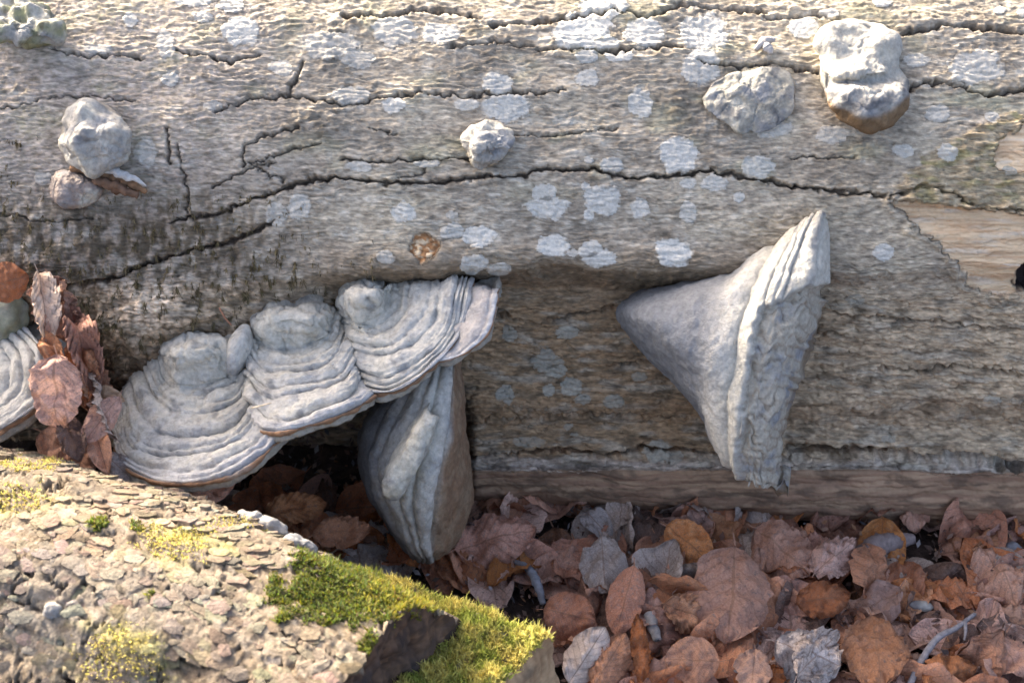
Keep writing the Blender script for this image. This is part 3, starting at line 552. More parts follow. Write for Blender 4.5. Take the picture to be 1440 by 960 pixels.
c_ = dome('bracket_fungus', [(650,195),(660,175),(685,166),(712,178),(721,200),(708,220),(690,233),(665,222)], .034, 55, lump=.26, ls=70, sag=6, colfn=lambda C, x, y, p, V: mixc(C, (.25, .19, .10), sm(.6, .35, p) * sm(200, 222, y) * .8)); tag(c_, 'small knobbly pale conk in the middle of the bark', 'fungus')
a0 = dome('bracket_fungus', [(-14,50),(-16,16),(10,-6),(40,-4),(66,12),(84,38),(80,60),(50,67),(15,63)], .042, 56, lump=.32, ls=70, colfn=lambda C, x, y, p, V: mixc(mixc(C, (.23, .235, .10), sm(-.3, .5, f3(V * 50, 3, 57)) * .75), (.10, .085, .05), sm(.2, .5, f3(V * 90, 3, 58)) * .7)); tag(a0, 'knobbly greenish conk cut off by the top left corner', 'fungus')

# ================================================================ strips, twigs, stones
def tube(name, pts, rad, mat, parent, colr, seed, ns=10, n=60, rough=.12):
    c = catmull(np.array(pts, float), n); tn = np.gradient(c, axis=0); tn /= np.linalg.norm(tn, axis=1, keepdims=True); up = np.array([.2, -.6, .75]); s = np.cross(tn, up); s /= np.linalg.norm(s, axis=1, keepdims=True); b = np.cross(s, tn)
    th = np.linspace(0, 2 * math.pi, ns + 1); r = np.interp(np.linspace(0, 1, n), np.linspace(0, 1, len(rad)), rad); r[0] *= .3; r[-1] *= .3
    V = c[:, None] + r[:, None, None] * (np.cos(th)[None, :, None] * s[:, None] + np.sin(th)[None, :, None] * b[:, None]); q = V.copy(); q[:, -1] = q[:, 0]
    V = c[:, None] + (V - c[:, None]) * (1 + rough * 2 * f3(q * 160, 3, seed))[..., None]; V[:, -1] = V[:, 0]
    C = np.broadcast_to(np.array(colr), V.shape) * (1 + .3 * f3(V * 200, 3, seed + 1))[..., None]
    return grid_obj(name, V, mat, parent, C)
pc = lambda *a: P(*a)
tb = empty('torn_bark', P(150, 250, log_w(150, 250))); tag(tb, 'splintered strip of brown bark beneath the lumpy grey conk', 'bark')
for i, (q, r) in enumerate([(((98,236),(135,240),(170,252),(207,270)), (.004, .006, .006, .002)), (((130,252),(160,262),(195,276)), (.003, .006, .003)), (((118,228),(150,238),(190,252),(206,262)), (.002, .004, .004, .001))]):
    tube('splinter', [P(x, y, log_w(x, y) + .012 + .004 * i) for x, y in q], r, M_TWIG, tb, ((.22, .12, .06), (.15, .085, .05), (.42, .40, .36))[i], 80 + i, rough=.3)
adopt(tb)
fl = empty('bark_flake', P(1077, 66, log_w(1077, 66))); tag(fl, 'tiny upturned grey bark flake near the top, left of the tall conk', 'bark')
for i, q in enumerate([((1062,70),(1074,60),(1090,56)), ((1072,62),(1080,68),(1084,76))]):
    tube('splinter', [P(x, y, log_w(x, y) + .006) for x, y in q], (.002, .005, .002), M_TWIG, fl, (.38, .35, .31), 90 + i, rough=.3)
adopt(fl)
def stone(label, c, r, seed, base, group=None):
    o = blob('stone', c, r, None, seed, .28, 40, np.array(base), rot=random.uniform(-.5, .5), n=30); o.data.materials[0] = M_STONE; return tag(o, label, 'stone', group)
def gw(x, y, z): return (x, y, float(proj(G(x, y, z))[2]))
stone('bluish grey stone at the right edge under the trunk', gw(1424, 776, .022), (.012, .010, .009), 301, (.24, .245, .255))
stone('small dark grey stone in the litter above the forked twig', gw(1296, 852, .03), (.013, .006, .008), 302, (.17, .16, .155))
stone('greenish stone wedged above the left bracket', (4, 442, .05), (.026, .024, .02), 303, (.20, .20, .13))
tw_ = empty('twig', G(1330, 905, .03)); tag(tw_, 'grey forked twig lying on the leaves at lower right', 'twig')
tube('stem', [G(1276, 968, .04), G(1298, 925, .048), G(1318, 897, .05), G(1345, 882, .05), G(1372, 862, .046)], (.0032, .0036, .003, .002), M_TWIG, tw_, (.25, .225, .215), 310)
tube('side_shoot', [G(1357, 874, .05), G(1358, 888, .05), G(1356, 900, .046)], (.002, .0018, .001), M_TWIG, tw_, (.25, .225, .215), 312); adopt(tw_)
s_ = tube('leaf_stalk', [G(722, 788, .04), G(744, 800, .05), G(757, 825, .05), G(764, 850, .04)], (.002, .004, .005, .003), M_TWIG, None, (.19, .19, .20), 314); tag(s_, 'curved bluish grey stalk lying behind the moss', 'stalk')
s_ = tube('stick', [G(912, 862, .05), G(925, 900, .046)], (.005, .006, .004), M_TWIG, None, (.25, .225, .20), 316); tag(s_, 'short stubby grey stick among leaves left of the broad rose leaf', 'stick')
s_ = tube('stick', [G(1195, 790, .03), G(1240, 765, .034), G(1285, 757, .03)], (.008, .013, .006), M_TWIG, None, (.21, .16, .14), 318); tag(s_, 'thick brown piece of wood under the trunk, lower right', 'stick')
for i, (q, lb_) in enumerate([([P(308,432,.06), P(316,446,.06), P(326,458,.055)], 'thin reddish needle stuck above the left knob of the shelf'), ([P(352,574,.125), P(368,570,.125), P(382,566,.122)], 'pale splinter lying on the crease of the shelf fungus')]):
    tag(tube('needle', q, (.0008, .001, .0006), M_TWIG, None, ((.30, .14, .08), (.60, .48, .32))[i], 320 + i, 6, 12), lb_, 'needle')

# ================================================================ the mossy log in front
R2 = .16; sil = [(-420, 560, .04), (0, 637, .13), (300, 716, .19), (500, 804, .232), (612, 862, .255), (720, 915, .275)]
ax = catmull([P(*s) for s in sil], 520); ax = ax - EV * R2                     # axis: one radius below the skyline
na2 = 300; fa = np.radians(np.linspace(165, -150, na2))                        # angle from the viewing axis, positive to the back
# the end is cut slanting: the near side reaches less far
cut = np.interp(np.degrees(fa), [-150, -60, -20, 20, 50, 80, 95, 130, 165], [.66, .70, .745, .80, .85, .893, .908, .965, 1.0])
idx = np.linspace(0, 1, 520)[:, None] * cut[None]
AX = np.stack([np.interp(idx, np.linspace(0, 1, 520), ax[:, j]) for j in range(3)], -1)
FV = AX + R2 * (np.sin(fa)[None, :, None] * EV + np.cos(fa)[None, :, None] * EW); fx, fy, _ = proj(FV)
FN = (FV - AX) / R2; sx, sy = idx * 980, np.degrees(fa)[None] * R2 * math.pi / 180 / K + 0 * idx
qx = sx + 16 * f2(sx / 50, sy / 40, 3, 501); qy = sy + 14 * f2(sx / 50, sy / 40, 3, 503)
qx = qx + 9 * f2(sx / 16, sy / 13, 3, 512); qy = qy + 8 * f2(sx / 16, sy / 13, 3, 513)
d1, d2, cr = worley(qx / 62, qy / 36, 5); e1, e2, cr2 = worley(qx / 19, qy / 12, 6)
def fsc(wl, sd):
    q = (sy + 12 * f2(sx / 50, sy / 40, 3, sd)) / wl + 1.4 * f2(sx / (wl * 2.2), sy / (wl * 1.5), 3, sd + 40); f = q - np.floor(q); return np.where(f < .85, f / .85, (1 - f) / .15)
deep = sm(-.3, .4, f2(sx / 70, sy / 50, 3, 514))
h = .007 * f2(sx / 140, sy / 90, 3, 505) + .0030 * (cr - .5) - .0100 * deep * sm(.07, .0, d2 - d1) + .0030 * (fsc(24, 516) - .5) * (.3 + .9 * deep) + .0015 * (fsc(11, 517) - .5) + .0022 * f2(sx / 30, sy / 15, 5, 507, .62) * .3 + .0006 * f2(sx / 5, sy / 4, 3, 508) + .007
FV = FV + FN * (h - .007)[..., None]; FNn = grid_normals(FV); FNn *= np.sign((FNn * FN).sum(-1, keepdims=True))
def gm0(x, y, rx, ry, q): return sm(1.2, .5, np.hypot((fx - x) / rx, (fy - y) / ry) + .5 * f2(fx / 26, fy / 18, 3, q))
f5 = f2(sx / 60, sy / 40, 4, 509); f6 = f2(sx / 12, sy / 8, 3, 511)
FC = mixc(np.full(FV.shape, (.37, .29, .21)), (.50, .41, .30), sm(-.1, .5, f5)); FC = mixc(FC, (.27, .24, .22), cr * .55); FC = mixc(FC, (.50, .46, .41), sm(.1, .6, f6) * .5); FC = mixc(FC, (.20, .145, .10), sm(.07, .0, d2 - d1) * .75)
FC = mixc(FC, (.30, .285, .28), np.exp(-((fx - 150) / 180) ** 2 - ((fy - 860) / 90) ** 2) * .6)
FC = mixc(FC, (.12, .085, .055), sm(.1, .6, f2(sx / 22, sy / 14, 4, 515)) * .6); FC = FC * np.array((.60, .565, .48)); FC = mixc(FC, (.34, .29, .08), .55 * np.maximum(gm0(25, 704, 60, 24, 553), np.maximum(gm0(250, 765, 90, 34, 554), gm0(170, 925, 90, 60, 556))) * sm(-.2, .4, f5))
ml = empty('mossy_log', G(200, 900, 0)); tag(ml, 'sunlit log in the foreground with flaky tan bark and green moss', 'log')
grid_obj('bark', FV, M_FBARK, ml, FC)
# loose scales of bark lying on it
nf = 1500; r = np.random.default_rng(91); ar0 = np.linalg.norm(np.cross(np.gradient(FV, axis=0), np.gradient(FV, axis=1)), axis=-1) * ((fx > -80) & (fx < 700) & (fy < 1020) & (FN @ EW > -.3)) * (1 - .97 * np.maximum.reduce([gm0(485, 832, 150, 62, 551), gm0(570, 838, 90, 50, 552), gm0(250, 765, 75, 34, 554), gm0(25, 704, 60, 26, 553), gm0(170, 925, 80, 60, 556)])) * sm(-.5, .4, f2(sx / 80, sy / 50, 3, 519))
kf = r.choice(FV.shape[0] * FV.shape[1], nf, p=(ar0 / ar0.sum()).ravel()); O9 = FV.reshape(-1, 3)[kf]; N9 = FN.reshape(-1, 3)[kf]; D9 = (ax[-1] - ax[0]) / np.linalg.norm(ax[-1] - ax[0]) + r.normal(0, .3, (nf, 3)); D9 -= (D9 * N9).sum(1, keepdims=True) * N9; D9 /= np.linalg.norm(D9, axis=1, keepdims=True); S9 = np.cross(N9, D9)
an = np.linspace(0, 2 * math.pi, 9)[:-1][None] + r.normal(0, .18, (nf, 8)); rad = r.uniform(.0025, .0085, (nf, 1)) ** 1. * r.uniform(.65, 1.25, (nf, 8)); tl = r.uniform(.02, .09, (nf, 1)); dr = r.uniform(0, 6.28, (nf, 1))
VX = np.cos(an) * rad * 1.35; VY = np.sin(an) * rad * .8; VZ = .0002 + tl * (VX * np.cos(dr) + VY * np.sin(dr))
R9 = O9[:, None] + VX[..., None] * D9[:, None] + VY[..., None] * S9[:, None] + VZ[..., None] * N9[:, None]; C9 = R9.mean(1, keepdims=True) + N9[:, None] * r.uniform(.0002, .0012, (nf, 1, 1)); B9 = R9 - N9[:, None] * .0035
V9 = np.concatenate([C9, R9, B9], 1).reshape(-1, 3); i9 = np.arange(nf)[:, None] * 17; F9 = []
for j in range(8):
    k2 = (j + 1) % 8; F9 += [i9 + np.array([0, 1 + j, 1 + k2]), i9 + np.array([1 + j, 9 + j, 9 + k2]), i9 + np.array([1 + j, 9 + k2, 1 + k2])]
cf = FC.reshape(-1, 3)[kf] * r.uniform(.84, 1.14, (nf, 1)); cf = cf * (1 + r.normal(0, .05, (nf, 3)))
o = mesh_obj('bark_scales', V9, np.concatenate(F9), M_FBARK, ml, np.repeat(cf[:, None], 17, 1), smooth=False); o['kind'] = 'stuff'
# its cut end: a dished disc closing the bark
rim = FV[-1]; cen = rim[(fa > math.radians(-100)) & (fa < math.radians(100))].mean(0) - EW * .05; rr_ = np.linspace(1, 0, 60)[:, None, None]
EVt = cen + (rim[None] - cen) * rr_; dirx = ax[-1] - ax[-30]; dirx /= np.linalg.norm(dirx)
q1 = f3(EVt * np.array([30, 30, 30]), 4, 521); q2 = f3(EVt * np.array([160, 160, 40]), 3, 523); k_ = sm(1, .85, rr_[..., 0])
EVt = EVt + dirx * ((.014 * q1 + .004 * q2) * k_)[..., None]
EC = mixc(np.full(EVt.shape, (.065, .040, .027)), (.14, .082, .048), sm(-.3, .5, q2 + .5 * q1)); EC = mixc(EC, (.03, .025, .024), sm(.0, .5, q1) * .7)
grid_obj('cut_end', EVt, M_WOOD, ml, EC, flip=True)
# the lower slab behind it, its top overgrown with moss
zt = .195
TL = [G(380, 770, zt + .01), G(500, 795, zt + .006), G(640, 838, zt), G(778, 884, zt - .002)]; back = catmull(TL, 130)
fwd = np.array([-.07, -1, 0]) / np.linalg.norm([-.07, -1, 0]); wv = np.linspace(0, 1, 80)
end_y = np.linspace(0, 1, 130)
Vt = back[:, None] + fwd * (wv[None, :, None] * .20) + np.array([-1, 0, 0]) * (wv[None, :, None] * .150 * end_y[:, None, None])
ed = np.minimum(wv / .05, 1)[None]; bx, by, _ = proj(Vt)
Vt = Vt + np.array([0, 0, 1.]) * (.008 * f2(bx / 70, by / 50, 3, 531) + .003 * f2(bx / 16, by / 12, 3, 533) - .012 * (1 - ed) ** 2 - .05 * wv[None] ** 2 * .3)[..., None]
SC = mixc(np.full(Vt.shape, (.22, .17, .09)), (.36, .31, .22), sm(-.2, .5, f2(bx / 20, by / 14, 3, 535)))
drop = np.linspace(0, 1, 40)
backw = Vt[:, 0][:, None] + np.array([0, 0, -1.]) * (drop[None, :, None] * .15) + np.array([0, .012, 0]) * np.sin(drop * 3)[None, :, None]
endw = Vt[-1][:, None] + np.array([0, 0, -1.]) * (drop[None, :, None] * .16) + np.array([.018, .004, 0]) * drop[None, :, None]
gq = f3(endw * np.array([130, 130, 18]), 4, 537); g2 = f3(endw * 25, 3, 539); endw = endw + np.array([1., -.2, 0]) * ((.0025 * gq + .006 * g2) * sm(0, .1, drop)[None])[..., None]
ECC = mixc(np.full(endw.shape, (.30, .185, .095)), (.46, .31, .17), sm(-.3, .5, gq)); ECC = mixc(ECC, (.12, .09, .06), sm(.2, .6, g2) * .7)
slab = grid_obj('lower_slab', Vt, M_FBARK, ml, SC); slab['label'] = 'lower slab of the log, its top covered in yellow moss'
grid_obj('slab_back', backw, M_FBARK, slab, np.broadcast_to(np.array((.20, .15, .10)), backw.shape)); grid_obj('slab_end', endw, M_WOOD, slab, ECC, flip=True)
# moss: real blades
def blades(name, B, Nn, ln, wd, colr, parent, mat, lean=.5, seed=0):
    r = np.random.default_rng(seed); n = len(B); rd = r.normal(size=(n, 3)); d = Nn + lean * rd; d /= np.linalg.norm(d, axis=1, keepdims=True)
    s = np.cross(d, r.normal(size=(n, 3))); s /= np.linalg.norm(s, axis=1, keepdims=True); L = (ln * r.uniform(.5, 1.3, n))[:, None]; W = (wd * r.uniform(.7, 1.3, n))[:, None]
    bend = (r.normal(size=(n, 3)) * .35 + np.array([0, 0, .15])) * L
    V = np.stack([B - s * W, B + s * W, B + d * L * .55 + s * W * .9 + bend * .3, B + d * L * .55 - s * W * .9 + bend * .3, B + d * L + bend], 1)
    i = np.arange(n)[:, None] * 5; F = np.concatenate([i + [0, 1, 2], i + [0, 2, 3], i + [3, 2, 4]]); C = np.repeat(colr[:, None], 5, 1) * np.array([.8, .8, 1, 1, 1.12])[None, :, None]
    o = mesh_obj(name, V.reshape(-1, 3), F, mat, parent, C); o['kind'] = 'stuff'; return o
def pick(mask_w, n, seed):
    r = np.random.default_rng(seed); p = mask_w.ravel(); p = p / p.sum(); return r.choice(len(p), n, p=p)
YEL = np.array((.62, .53, .16)); GRN = np.array((.15, .165, .035)); OLV = np.array((.28, .25, .045))
def gm(x, y, rx, ry, s): return sm(1.15, .7, np.hypot((fx - x) / rx, (fy - y) / ry) + .5 * f2(fx / 22, fy / 16, 3, s))
green = gm(485, 832, 108, 42, 551) * (fx < 640); olive = gm(570, 838, 60, 34, 552); yel = np.maximum.reduce([gm(25, 704, 42, 18, 553), gm(250, 765, 55, 24, 554), gm(205, 742, 24, 10, 562), gm(30, 655, 60, 10, 555), gm(170, 925, 60, 45, 556) * .8, gm(320, 740, 60, 10, 557) * .5])
small = np.maximum.reduce([gm(140, 738, 12, 8, 558), gm(192, 742, 9, 7, 559), gm(212, 835, 6, 5, 560), gm(520, 905, 14, 16, 563), gm(400, 870, 14, 7, 564), gm(440, 790, 30, 12, 567) * .6])
area = np.linalg.norm(np.cross(np.gradient(FV, axis=0), np.gradient(FV, axis=1)), axis=-1) * ((fx > -60) & (fx < 760) & (fy < 1010) & (FN @ EW > -.35))
for nm, mk, n, ln, wd, c, s in (('moss', green, 24000, .0028, .0006, GRN, 1), ('moss', olive, 4500, .004, .0007, OLV, 2), ('moss', yel, 4500, .0019, .0007, YEL * .85, 3), ('moss', small, 2500, .0034, .0007, GRN * 1.05, 4)):
    k = pick(mk * area, n, s); r = np.random.default_rng(s + 50); cc = np.clip(c * r.uniform(.6, 1.35, (n, 1)) + r.normal(0, .02, (n, 3)), .01, 1)
    blades(nm, FV.reshape(-1, 3)[k] + r.normal(0, .0007, (n, 3)), FNn.reshape(-1, 3)[k], ln, wd, cc, ml, M_MOSS, .45, s)
n = 34000; r = np.random.default_rng(77); up = np.array([0, 0, 1.])
wgt = (sm(470, 530, bx) + 0 * by) * (.25 + sm(-.5, .2, f2(bx / 26, by / 20, 3, 571))); k = pick(wgt, n, 9); yy = sm(-.3, .4, f2(bx / 30, by / 24, 3, 573)).ravel()[k][:, None]
cc = (YEL * 1.12 * (1 - yy) + np.array((.36, .40, .08)) * yy) * r.uniform(.65, 1.3, (n, 1))
blades('moss', Vt.reshape(-1, 3)[k] + r.normal(0, .001, (n, 3)), np.broadcast_to(up, (n, 3)), .0056, .0007, cc, ml, M_MOSS, .6, 10)
for i, (x, y, w, a, b) in enumerate([(352, 733, .195, .016, .010), (378, 742, .20, .014, .008), (425, 764, .215, .013, .006), (96, 778, .22, .014, .006), (345, 880, .32, .010, .006), (388, 886, .32, .008, .005), (78, 860, .30, .007, .007)]):
    blob('lichen_lump', (x, y, w), (a, b, .008), ml, 580 + i, .55, 70, np.array((.26, .245, .22)), rot=-.4, n=26)
adopt(ml)
# dry moss hanging in tufts on the left of the trunk
mk = sm(.05, .5, f2(px / 16, py / 26, 3, 591)) * sm(470, 330, px) * sm(250, 320, py) * sm(520, 470, py) * vis + .9 * sm(.15, .5, f2(px / 14, py / 24, 3, 593)) * sm(60, 20, px) * sm(150, 200, py) * vis * (py < 470) + .5 * sm(.2, .6, f2(px / 16, py / 24, 3, 594)) * sm(600, 460, px) * sm(320, 390, py) * vis * (py < 420)
tuft = worley(px / 6, py / 24, 9); mk = mk * sm(.42, .10, tuft[0])
n = 15000; k = pick(mk, n, 21); r = np.random.default_rng(31); cc = np.array((.13, .095, .05)) * r.uniform(.5, 1.5, (n, 1)) + np.array((.02, .02, .0)) * r.uniform(0, 1, (n, 1))
dm = blades('dry_moss', LV.reshape(-1, 3)[k], LN.reshape(-1, 3)[k] * .5 + np.array([0, 0, -.9]), .0060, .00035, cc, log, M_DRYMOSS, .14, 22); adopt(log)

# ================================================================ fallen leaves
def leaf_mesh(seed, wr=.62, curl=.5, bend=.3, wave=.1, n=18, m=13, torn=.0, stalk=True, fold=0., crump=.8):
    """unit leaf: base at the origin, tip at +y, upper side +z"""
    r = random.Random(seed); t = np.linspace(0, 1, n)[:, None]; u = np.linspace(-1, 1, m)[None]
    prof = (t + 1e-6) ** .62 * (1 - t) ** .70 * 2.48 * wr * .5; prof = np.where((t == 0) | (t == 1), .012, prof)
    edge = 1 + .008 * np.sin(t * 52 + seed) + .07 * n2(t * 5 + seed, 0 * t, 3)
    if torn: edge = edge - torn * sm(.1, .5, n2(t * 7 + seed * 1.7, np.sign(u) * 2.3 + 0 * t, 8))
    x = u * prof * edge; y = t + 0 * u
    z = -.9 * curl * (x / .3) ** 2 * .3 + .09 * wave * np.sin((t * 8.5 - np.abs(u) * 2.5) * 2 * np.pi) * np.abs(u) * 1.2 + .42 * wave * f2(x * 3 + seed, y * 2.4, 3, seed) + fold * np.abs(x) * 1.2 + crump * (.16 * np.abs(f2(x * 4.5 + seed * .7, y * 4, 2, seed + 5)) + .10 * np.abs(u) ** 4 * n2(t * 3.2 + seed, np.sign(u) * 3.1 + 0 * t, 12))
    a = bend * (t - .4); yy = y * np.cos(a * .8); z = z - bend * (t - .4) ** 2 * .9 + (r.random() - .5) * .5 * x * t
    V = np.stack([x, yy, z], -1); F = grid_faces(n, m, True); uvs = np.stack([u + 0 * t, t + 0 * u], -1).reshape(-1, 2); V = V.reshape(-1, 3)
    if stalk:
        s = np.array([[-.008, 0, 0], [.008, 0, 0], [.012 + .03, -.12, .02], [.0 + .03, -.12, .02]]); b = len(V); V = np.vstack([V, s]); F = np.vstack([F, [[b, b + 1, b + 2, b + 3]]]); uvs = np.vstack([uvs, [[0, 0]] * 4])
    return V, F, uvs
def leaf_between(label, base, tip, wpx, colr, seed, nrm=None, curl=.4, bend=.3, wave=.12, torn=0., group=None, fold=0.):
    B, Tt = np.array(base), np.array(tip); Ln = np.linalg.norm(Tt - B); y = (Tt - B) / Ln; nz = np.array(nrm if nrm is not None else (0, -.45, .9), float); x = np.cross(y, nz); x /= np.linalg.norm(x); z = np.cross(x, y)
    V, F, uvs = leaf_mesh(seed, wpx * K / Ln * 1.08, curl, bend, wave, 26, 17, torn, fold=fold)
    o = mesh_obj('beech_leaf', V, F, LM[colr], None, None, uvs); o.matrix_world = Matrix(((x[0]*Ln, y[0]*Ln, z[0]*Ln, B[0]), (x[1]*Ln, y[1]*Ln, z[1]*Ln, B[1]), (x[2]*Ln, y[2]*Ln, z[2]*Ln, B[2]), (0, 0, 0, 1)))
    return tag(o, label, 'leaf', group)
H = lambda x, y, z: G(x, y, z)
HERO = [('broad rose-brown leaf with a ragged end in the middle of the litter', (1034, 766, .075), (1024, 900, .05), 112, 'rose', .15, .25, .06, .25),
 ('leaf mostly hidden beneath the broad rose-brown leaf', (1072, 800, .055), (1012, 912, .035), 108, 'rose', .2, .3, .1, .2),
 ('smooth red-brown leaf standing on edge left of the broad rose leaf', (892, 796, .075), (866, 892, .05), 50, 'red', .5, .2, .05, 0),
 ('orange-tan leaf with a grey blotch near the foot of the trunk', (938, 738, .055), (1000, 792, .05), 62, 'orange', .2, .2, .2, .1),
 ('pinkish leaf with grey stains under the tip of the cone-shaped conk', (1062, 742, .055), (1140, 806, .05), 84, 'rose', .4, .3, .25, .15),
 ('pale grey leaf riddled with holes right of the hanging hoof', (846, 756, .06), (852, 838, .05), 66, 'grey', .2, .1, .2, .4),
 ('large reddish leaf close beside the foot of the hanging hoof', (640, 772, .055), (756, 742, .06), 76, 'red', .4, .3, .3, .1),
 ('red-brown leaf touching the corner of the mossy slab', (764, 856, .06), (838, 872, .06), 66, 'red', .3, .3, .15, .1),
 ('big pale pinkish leaf lying flat at lower right', (1226, 866, .055), (1240, 962, .055), 84, 'mauve', .1, .15, .2, .15),
 ('tan-pink leaf right of the stained pinkish leaf', (1146, 804, .055), (1204, 758, .05), 54, 'rose', .4, .3, .3, .1),
 ('bright orange leaf scrap at the bottom edge', (1062, 912, .065), (1056, 972, .055), 50, 'orange', .1, .1, .2, .3),
 ('flat mauve leaf below the broad rose leaf', (1012, 930, .055), (934, 926, .055), 62, 'mauve', .05, .1, .05, .1),
 ('grey crumpled leaf folded over at lower right', (1090, 900, .06), (1186, 936, .06), 84, 'grey', .9, .6, .4, .2),
 ('pinkish leaf at the lower right corner', (1390, 880, .055), (1440, 950, .05), 66, 'rose', .3, .2, .2, .2),
 ('corrugated orange leaf poking out left of the broad rose leaf', (934, 848, .06), (1000, 876, .045), 52, 'orange', .1, .3, .5, .1),
 ('pink leaf at the bottom edge beside the forked twig', (1300, 962, .05), (1376, 936, .05), 60, 'rose', .4, .3, .25, .15),
 ('pink-grey leaf near the bluish stone at the right edge', (1382, 772, .045), (1432, 846, .045), 74, 'mauve', .3, .2, .3, .2),
 ('tan curled leaf standing upright at the bottom left of the litter', (800, 960, .05), (852, 880, .08), 54, 'pale', .9, .3, .2, .1),
 ('brown folded leaf at the bottom beside the tan curled leaf', (836, 965, .05), (880, 888, .075), 48, 'mauve', .8, .3, .2, .1),
 ('upright reddish sliver of leaf above the bottom edge', (902, 960, .05), (898, 860, .08), 26, 'red', .9, .2, .2, .1),
 ('red-tan leaf below the tan-pink leaf', (1120, 845, .05), (1196, 838, .055), 52, 'red', .3, .3, .3, .2),
 ('grey papery leaf between the folded grey leaf and the big pale pinkish leaf', (1120, 950, .065), (1178, 890, .06), 60, 'grey', .3, .2, .3, .3)]
for i, (lab, b, t_, wpx, cl, cu, be, wa, to) in enumerate(HERO):
    leaf_between(lab, H(*b), H(*t_), wpx, cl, 700 + i, (random.uniform(-.15, .15), -.5, .85), cu * 1.2, be, wa * 1.8, to * .6)
PILE = [('pale curled leaf standing upright at the left against the trunk', (54, 384, .085), (68, 486, .105), 34, 'pale', .95, .2, .2, (.5, -.6, .6)),
 ('crumpled mauve leaf right of the pale curled leaf at left', (72, 388, .075), (112, 486, .085), 50, 'mauve', .6, .4, .4, (-.2, -.7, .6)),
 ('broad veined brown leaf hanging over the left bracket', (80, 498, .125), (79, 608, .125), 66, 'rose', .35, .5, .18, (-.1, -.75, .65)),
 ('orange-brown curled scrap above the broad veined leaf', (62, 474, .105), (90, 516, .12), 28, 'orange', .8, .4, .3, (.2, -.7, .6)),
 ('dark mauve leaf hanging in the left gap', (108, 470, .075), (128, 580, .085), 44, 'mauve', .5, .3, .4, (.2, -.75, .6)),
 ('narrow mauve leaf below the burr', (122, 500, .07), (142, 590, .075), 34, 'mauve', .7, .3, .4, (.5, -.7, .5)),
 ('brown cupped leaf touching the left side of the shelf fungus', (168, 558, .10), (116, 624, .11), 34, 'rose', .7, .3, .1, (.1, -.7, .7)),
 ('pinkish white leaf tip poking out above the cupped leaf', (132, 552, .085), (172, 562, .10), 24, 'pale', .3, .3, .2, (0, -.6, .8)),
 ('flat grey-mauve leaf lying behind the mossy log', (58, 606, .08), (132, 662, .09), 66, 'mauve', .2, .2, .15, (0, -.6, .8)),
 ('slim pale mauve leaf beside the flat grey-mauve leaf', (132, 598, .09), (152, 668, .11), 30, 'mauve', .5, .2, .1, (.2, -.7, .7)),
 ('shaded grey leaf below the left edge of the shelf fungus', (150, 640, .09), (204, 690, .10), 34, 'grey', .3, .2, .2, (0, -.5, .8)),
 ('red-brown leaf at the left edge under the trunk', (-22, 404, .085), (40, 388, .08), 52, 'red', .3, .2, .1, (.1, -.75, .6)),
 ('reddish leaf peeping out under the front rim of the shelf fungus', (210, 690, .10), (332, 678, .085), 56, 'rose', -.5, .2, .1, (0, -.75, .6)),
 ('brown leaf in the gloom of the hollow', (372, 722, .0), (460, 708, -.01), 44, 'orange', .4, .3, .3, (0, -.6, .8)),
 ('dark mauve leaf in the hollow behind the mossy log', (440, 752, .03), (520, 742, .0), 44, 'mauve', .3, .3, .3, (0, -.5, .8)),
 ('long folded brown leaf drooping through the left gap', (96, 430, .09), (138, 560, .10), 40, 'red', .6, .5, .4, (.4, -.7, .5)),
 ('grey folded leaf drooping beside the shelf fungus at left', (136, 520, .085), (156, 620, .10), 34, 'grey', .5, .5, .4, (-.3, -.7, .6)),
 ('narrow dark leaf hanging below the broad veined leaf', (92, 585, .10), (112, 650, .11), 34, 'dark', .6, .4, .3, (.3, -.7, .6))]
for i, (lab, b, t_, wpx, cl, cu, be, wa, nn) in enumerate(PILE):
    leaf_between(lab, P(*b), P(*t_), wpx, cl, 800 + i, nn, cu, be, wa * 2, .05, None, (1.5, 1.0, .3, 1.0, .9, 1.2, .6, .4, .3, .9, .3, .2, .15, .3, .3, 1.3, 1.0, .9)[i])
# the rest of the litter: individual leaves, sharing a few meshes
protos = []
for s in range(16):
    V, F, uvs = leaf_mesh(900 + s, random.uniform(.5, .75), random.choice([.1, .3, .5, .9, -.3, -.6]), random.uniform(-.5, 1.2), random.uniform(.3, .8), 18, 13, random.choice([0, 0, .04, .2]), fold=random.choice([0, 0, .3, .6]))
    o = mesh_obj('beech_leaf', V, F, LM['rose'], None, None, uvs); protos.append(o.data); bpy.data.objects.remove(o)
KEYS = ['red', 'red', 'red', 'rose', 'rose', 'rose', 'mauve', 'orange', 'grey', 'dark', 'dark']
meshes = {(i, k): None for i in range(16) for k in set(KEYS)}
def get_mesh(i, k):
    if meshes[(i, k)] is None:
        m = protos[i].copy(); m.materials.clear(); m.materials.append(LM[k]); meshes[(i, k)] = m
    return meshes[(i, k)]
DESC = {'red': 'red-brown', 'rose': 'rose-brown', 'mauve': 'dull mauve', 'orange': 'orange-tan', 'grey': 'grey weathered', 'dark': 'dark brown decaying'}
cnt = 0; tries = 0
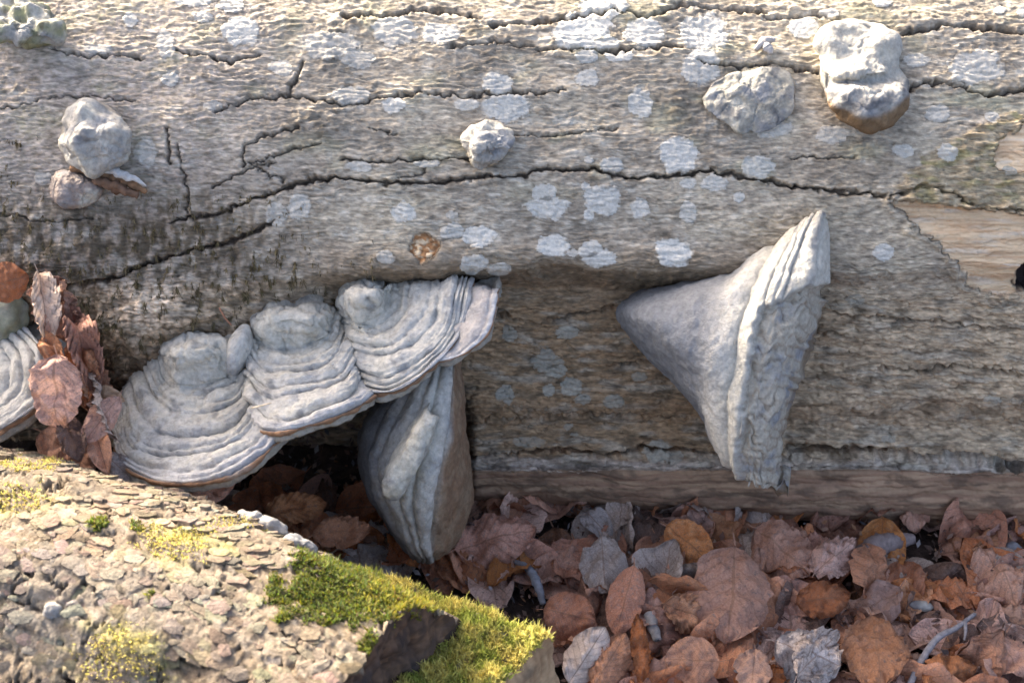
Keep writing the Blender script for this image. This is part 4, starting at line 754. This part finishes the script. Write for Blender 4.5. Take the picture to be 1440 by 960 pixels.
while cnt < 275 and tries < 5000:
    tries += 1; x = random.uniform(-.42, .60); y = random.uniform(-.34, .17)
    z = float(ground_h(np.array([x]), np.array([y]))[0]) + .008 + .036 * (cnt / 275.) * random.uniform(.6, 1)
    qx_, qy_, _ = proj(np.array([[x, y, z]])); qx_, qy_ = float(qx_[0]), float(qy_[0])
    if qx_ > 1490 or qy_ > 1010 or qy_ < 690: continue
    if qx_ < 800 and qy_ > 640 + max(qx_, 0) * .30 + 10: continue               # under the mossy log: nothing shows
    if qx_ < 290: continue
    if y > .07: z = min(z, .012)
    k = random.choice(KEYS); s = random.uniform(.062, .104) * (.8 if cnt > 200 else 1)
    o = bpy.data.objects.new('beech_leaf', get_mesh(random.randrange(16), k)); COL.objects.link(o)
    tl = random.uniform(0, .5) if cnt > 90 else random.uniform(0, .2); az = random.uniform(0, 6.28)
    o.matrix_world = Matrix.Translation((x, y, z)) @ Matrix.Rotation(random.gauss(.3, .35), 4, 'X') @ Matrix.Rotation(az, 4, 'Z') @ Matrix.Rotation(tl * random.choice([-1, 1]), 4, 'Y') @ Matrix.Scale(s, 4) @ Matrix.Translation((0, -.5, 0))
    row = 'against the trunk' if qy_ < 775 else ('midway out' if qy_ < 870 else 'near the bottom edge')
    where = 'in the dark hollow left of the hanging hoof' if qx_ < 560 else (('beside the mossy slab', 'left of the broad rose leaf', 'below the cone-shaped conk', 'around the forked twig')[0 if qx_ < 800 else 1 if qx_ < 980 else 2 if qx_ < 1200 else 3] + ', ' + row)
    tag(o, f'{DESC[k]} fallen beech leaf {where}', 'leaf', f'{DESC[k]} leaves {where}'); cnt += 1
# crumbs of leaf and bark between them
n = 9000; r = np.random.default_rng(5); cxy = np.stack([r.uniform(-.45, .62, n), r.uniform(-.36, .15, n)], 1); cz = ground_h(cxy[:, 0], cxy[:, 1]) + r.uniform(.003, .034, n)
c0 = np.concatenate([cxy, cz[:, None]], 1); a = r.normal(size=(n, 3)); a /= np.linalg.norm(a, axis=1, keepdims=True); b = np.cross(a, r.normal(size=(n, 3))); b /= np.linalg.norm(b, axis=1, keepdims=True); sz = (r.uniform(.0012, .006, n) ** 1)[:, None]
V = np.stack([c0 - a * sz, c0 + b * sz * .6, c0 + a * sz * 1.1, c0 - b * sz * .5], 1); i = np.arange(n)[:, None] * 4
pal = np.array([(.20, .12, .09), (.12, .08, .06), (.28, .19, .14), (.22, .20, .19), (.32, .18, .10)])[r.integers(0, 5, n)] * r.uniform(.6, 1.2, (n, 1))
o = mesh_obj('leaf_crumbs', V.reshape(-1, 3), i + np.array([0, 1, 2, 3]), M_DRYMOSS, None, np.repeat(pal[:, None], 4, 1), smooth=False); o['kind'] = 'stuff'; tag(o, 'crumbs of dead leaf and bark scattered between the fallen leaves', 'leaf litter')
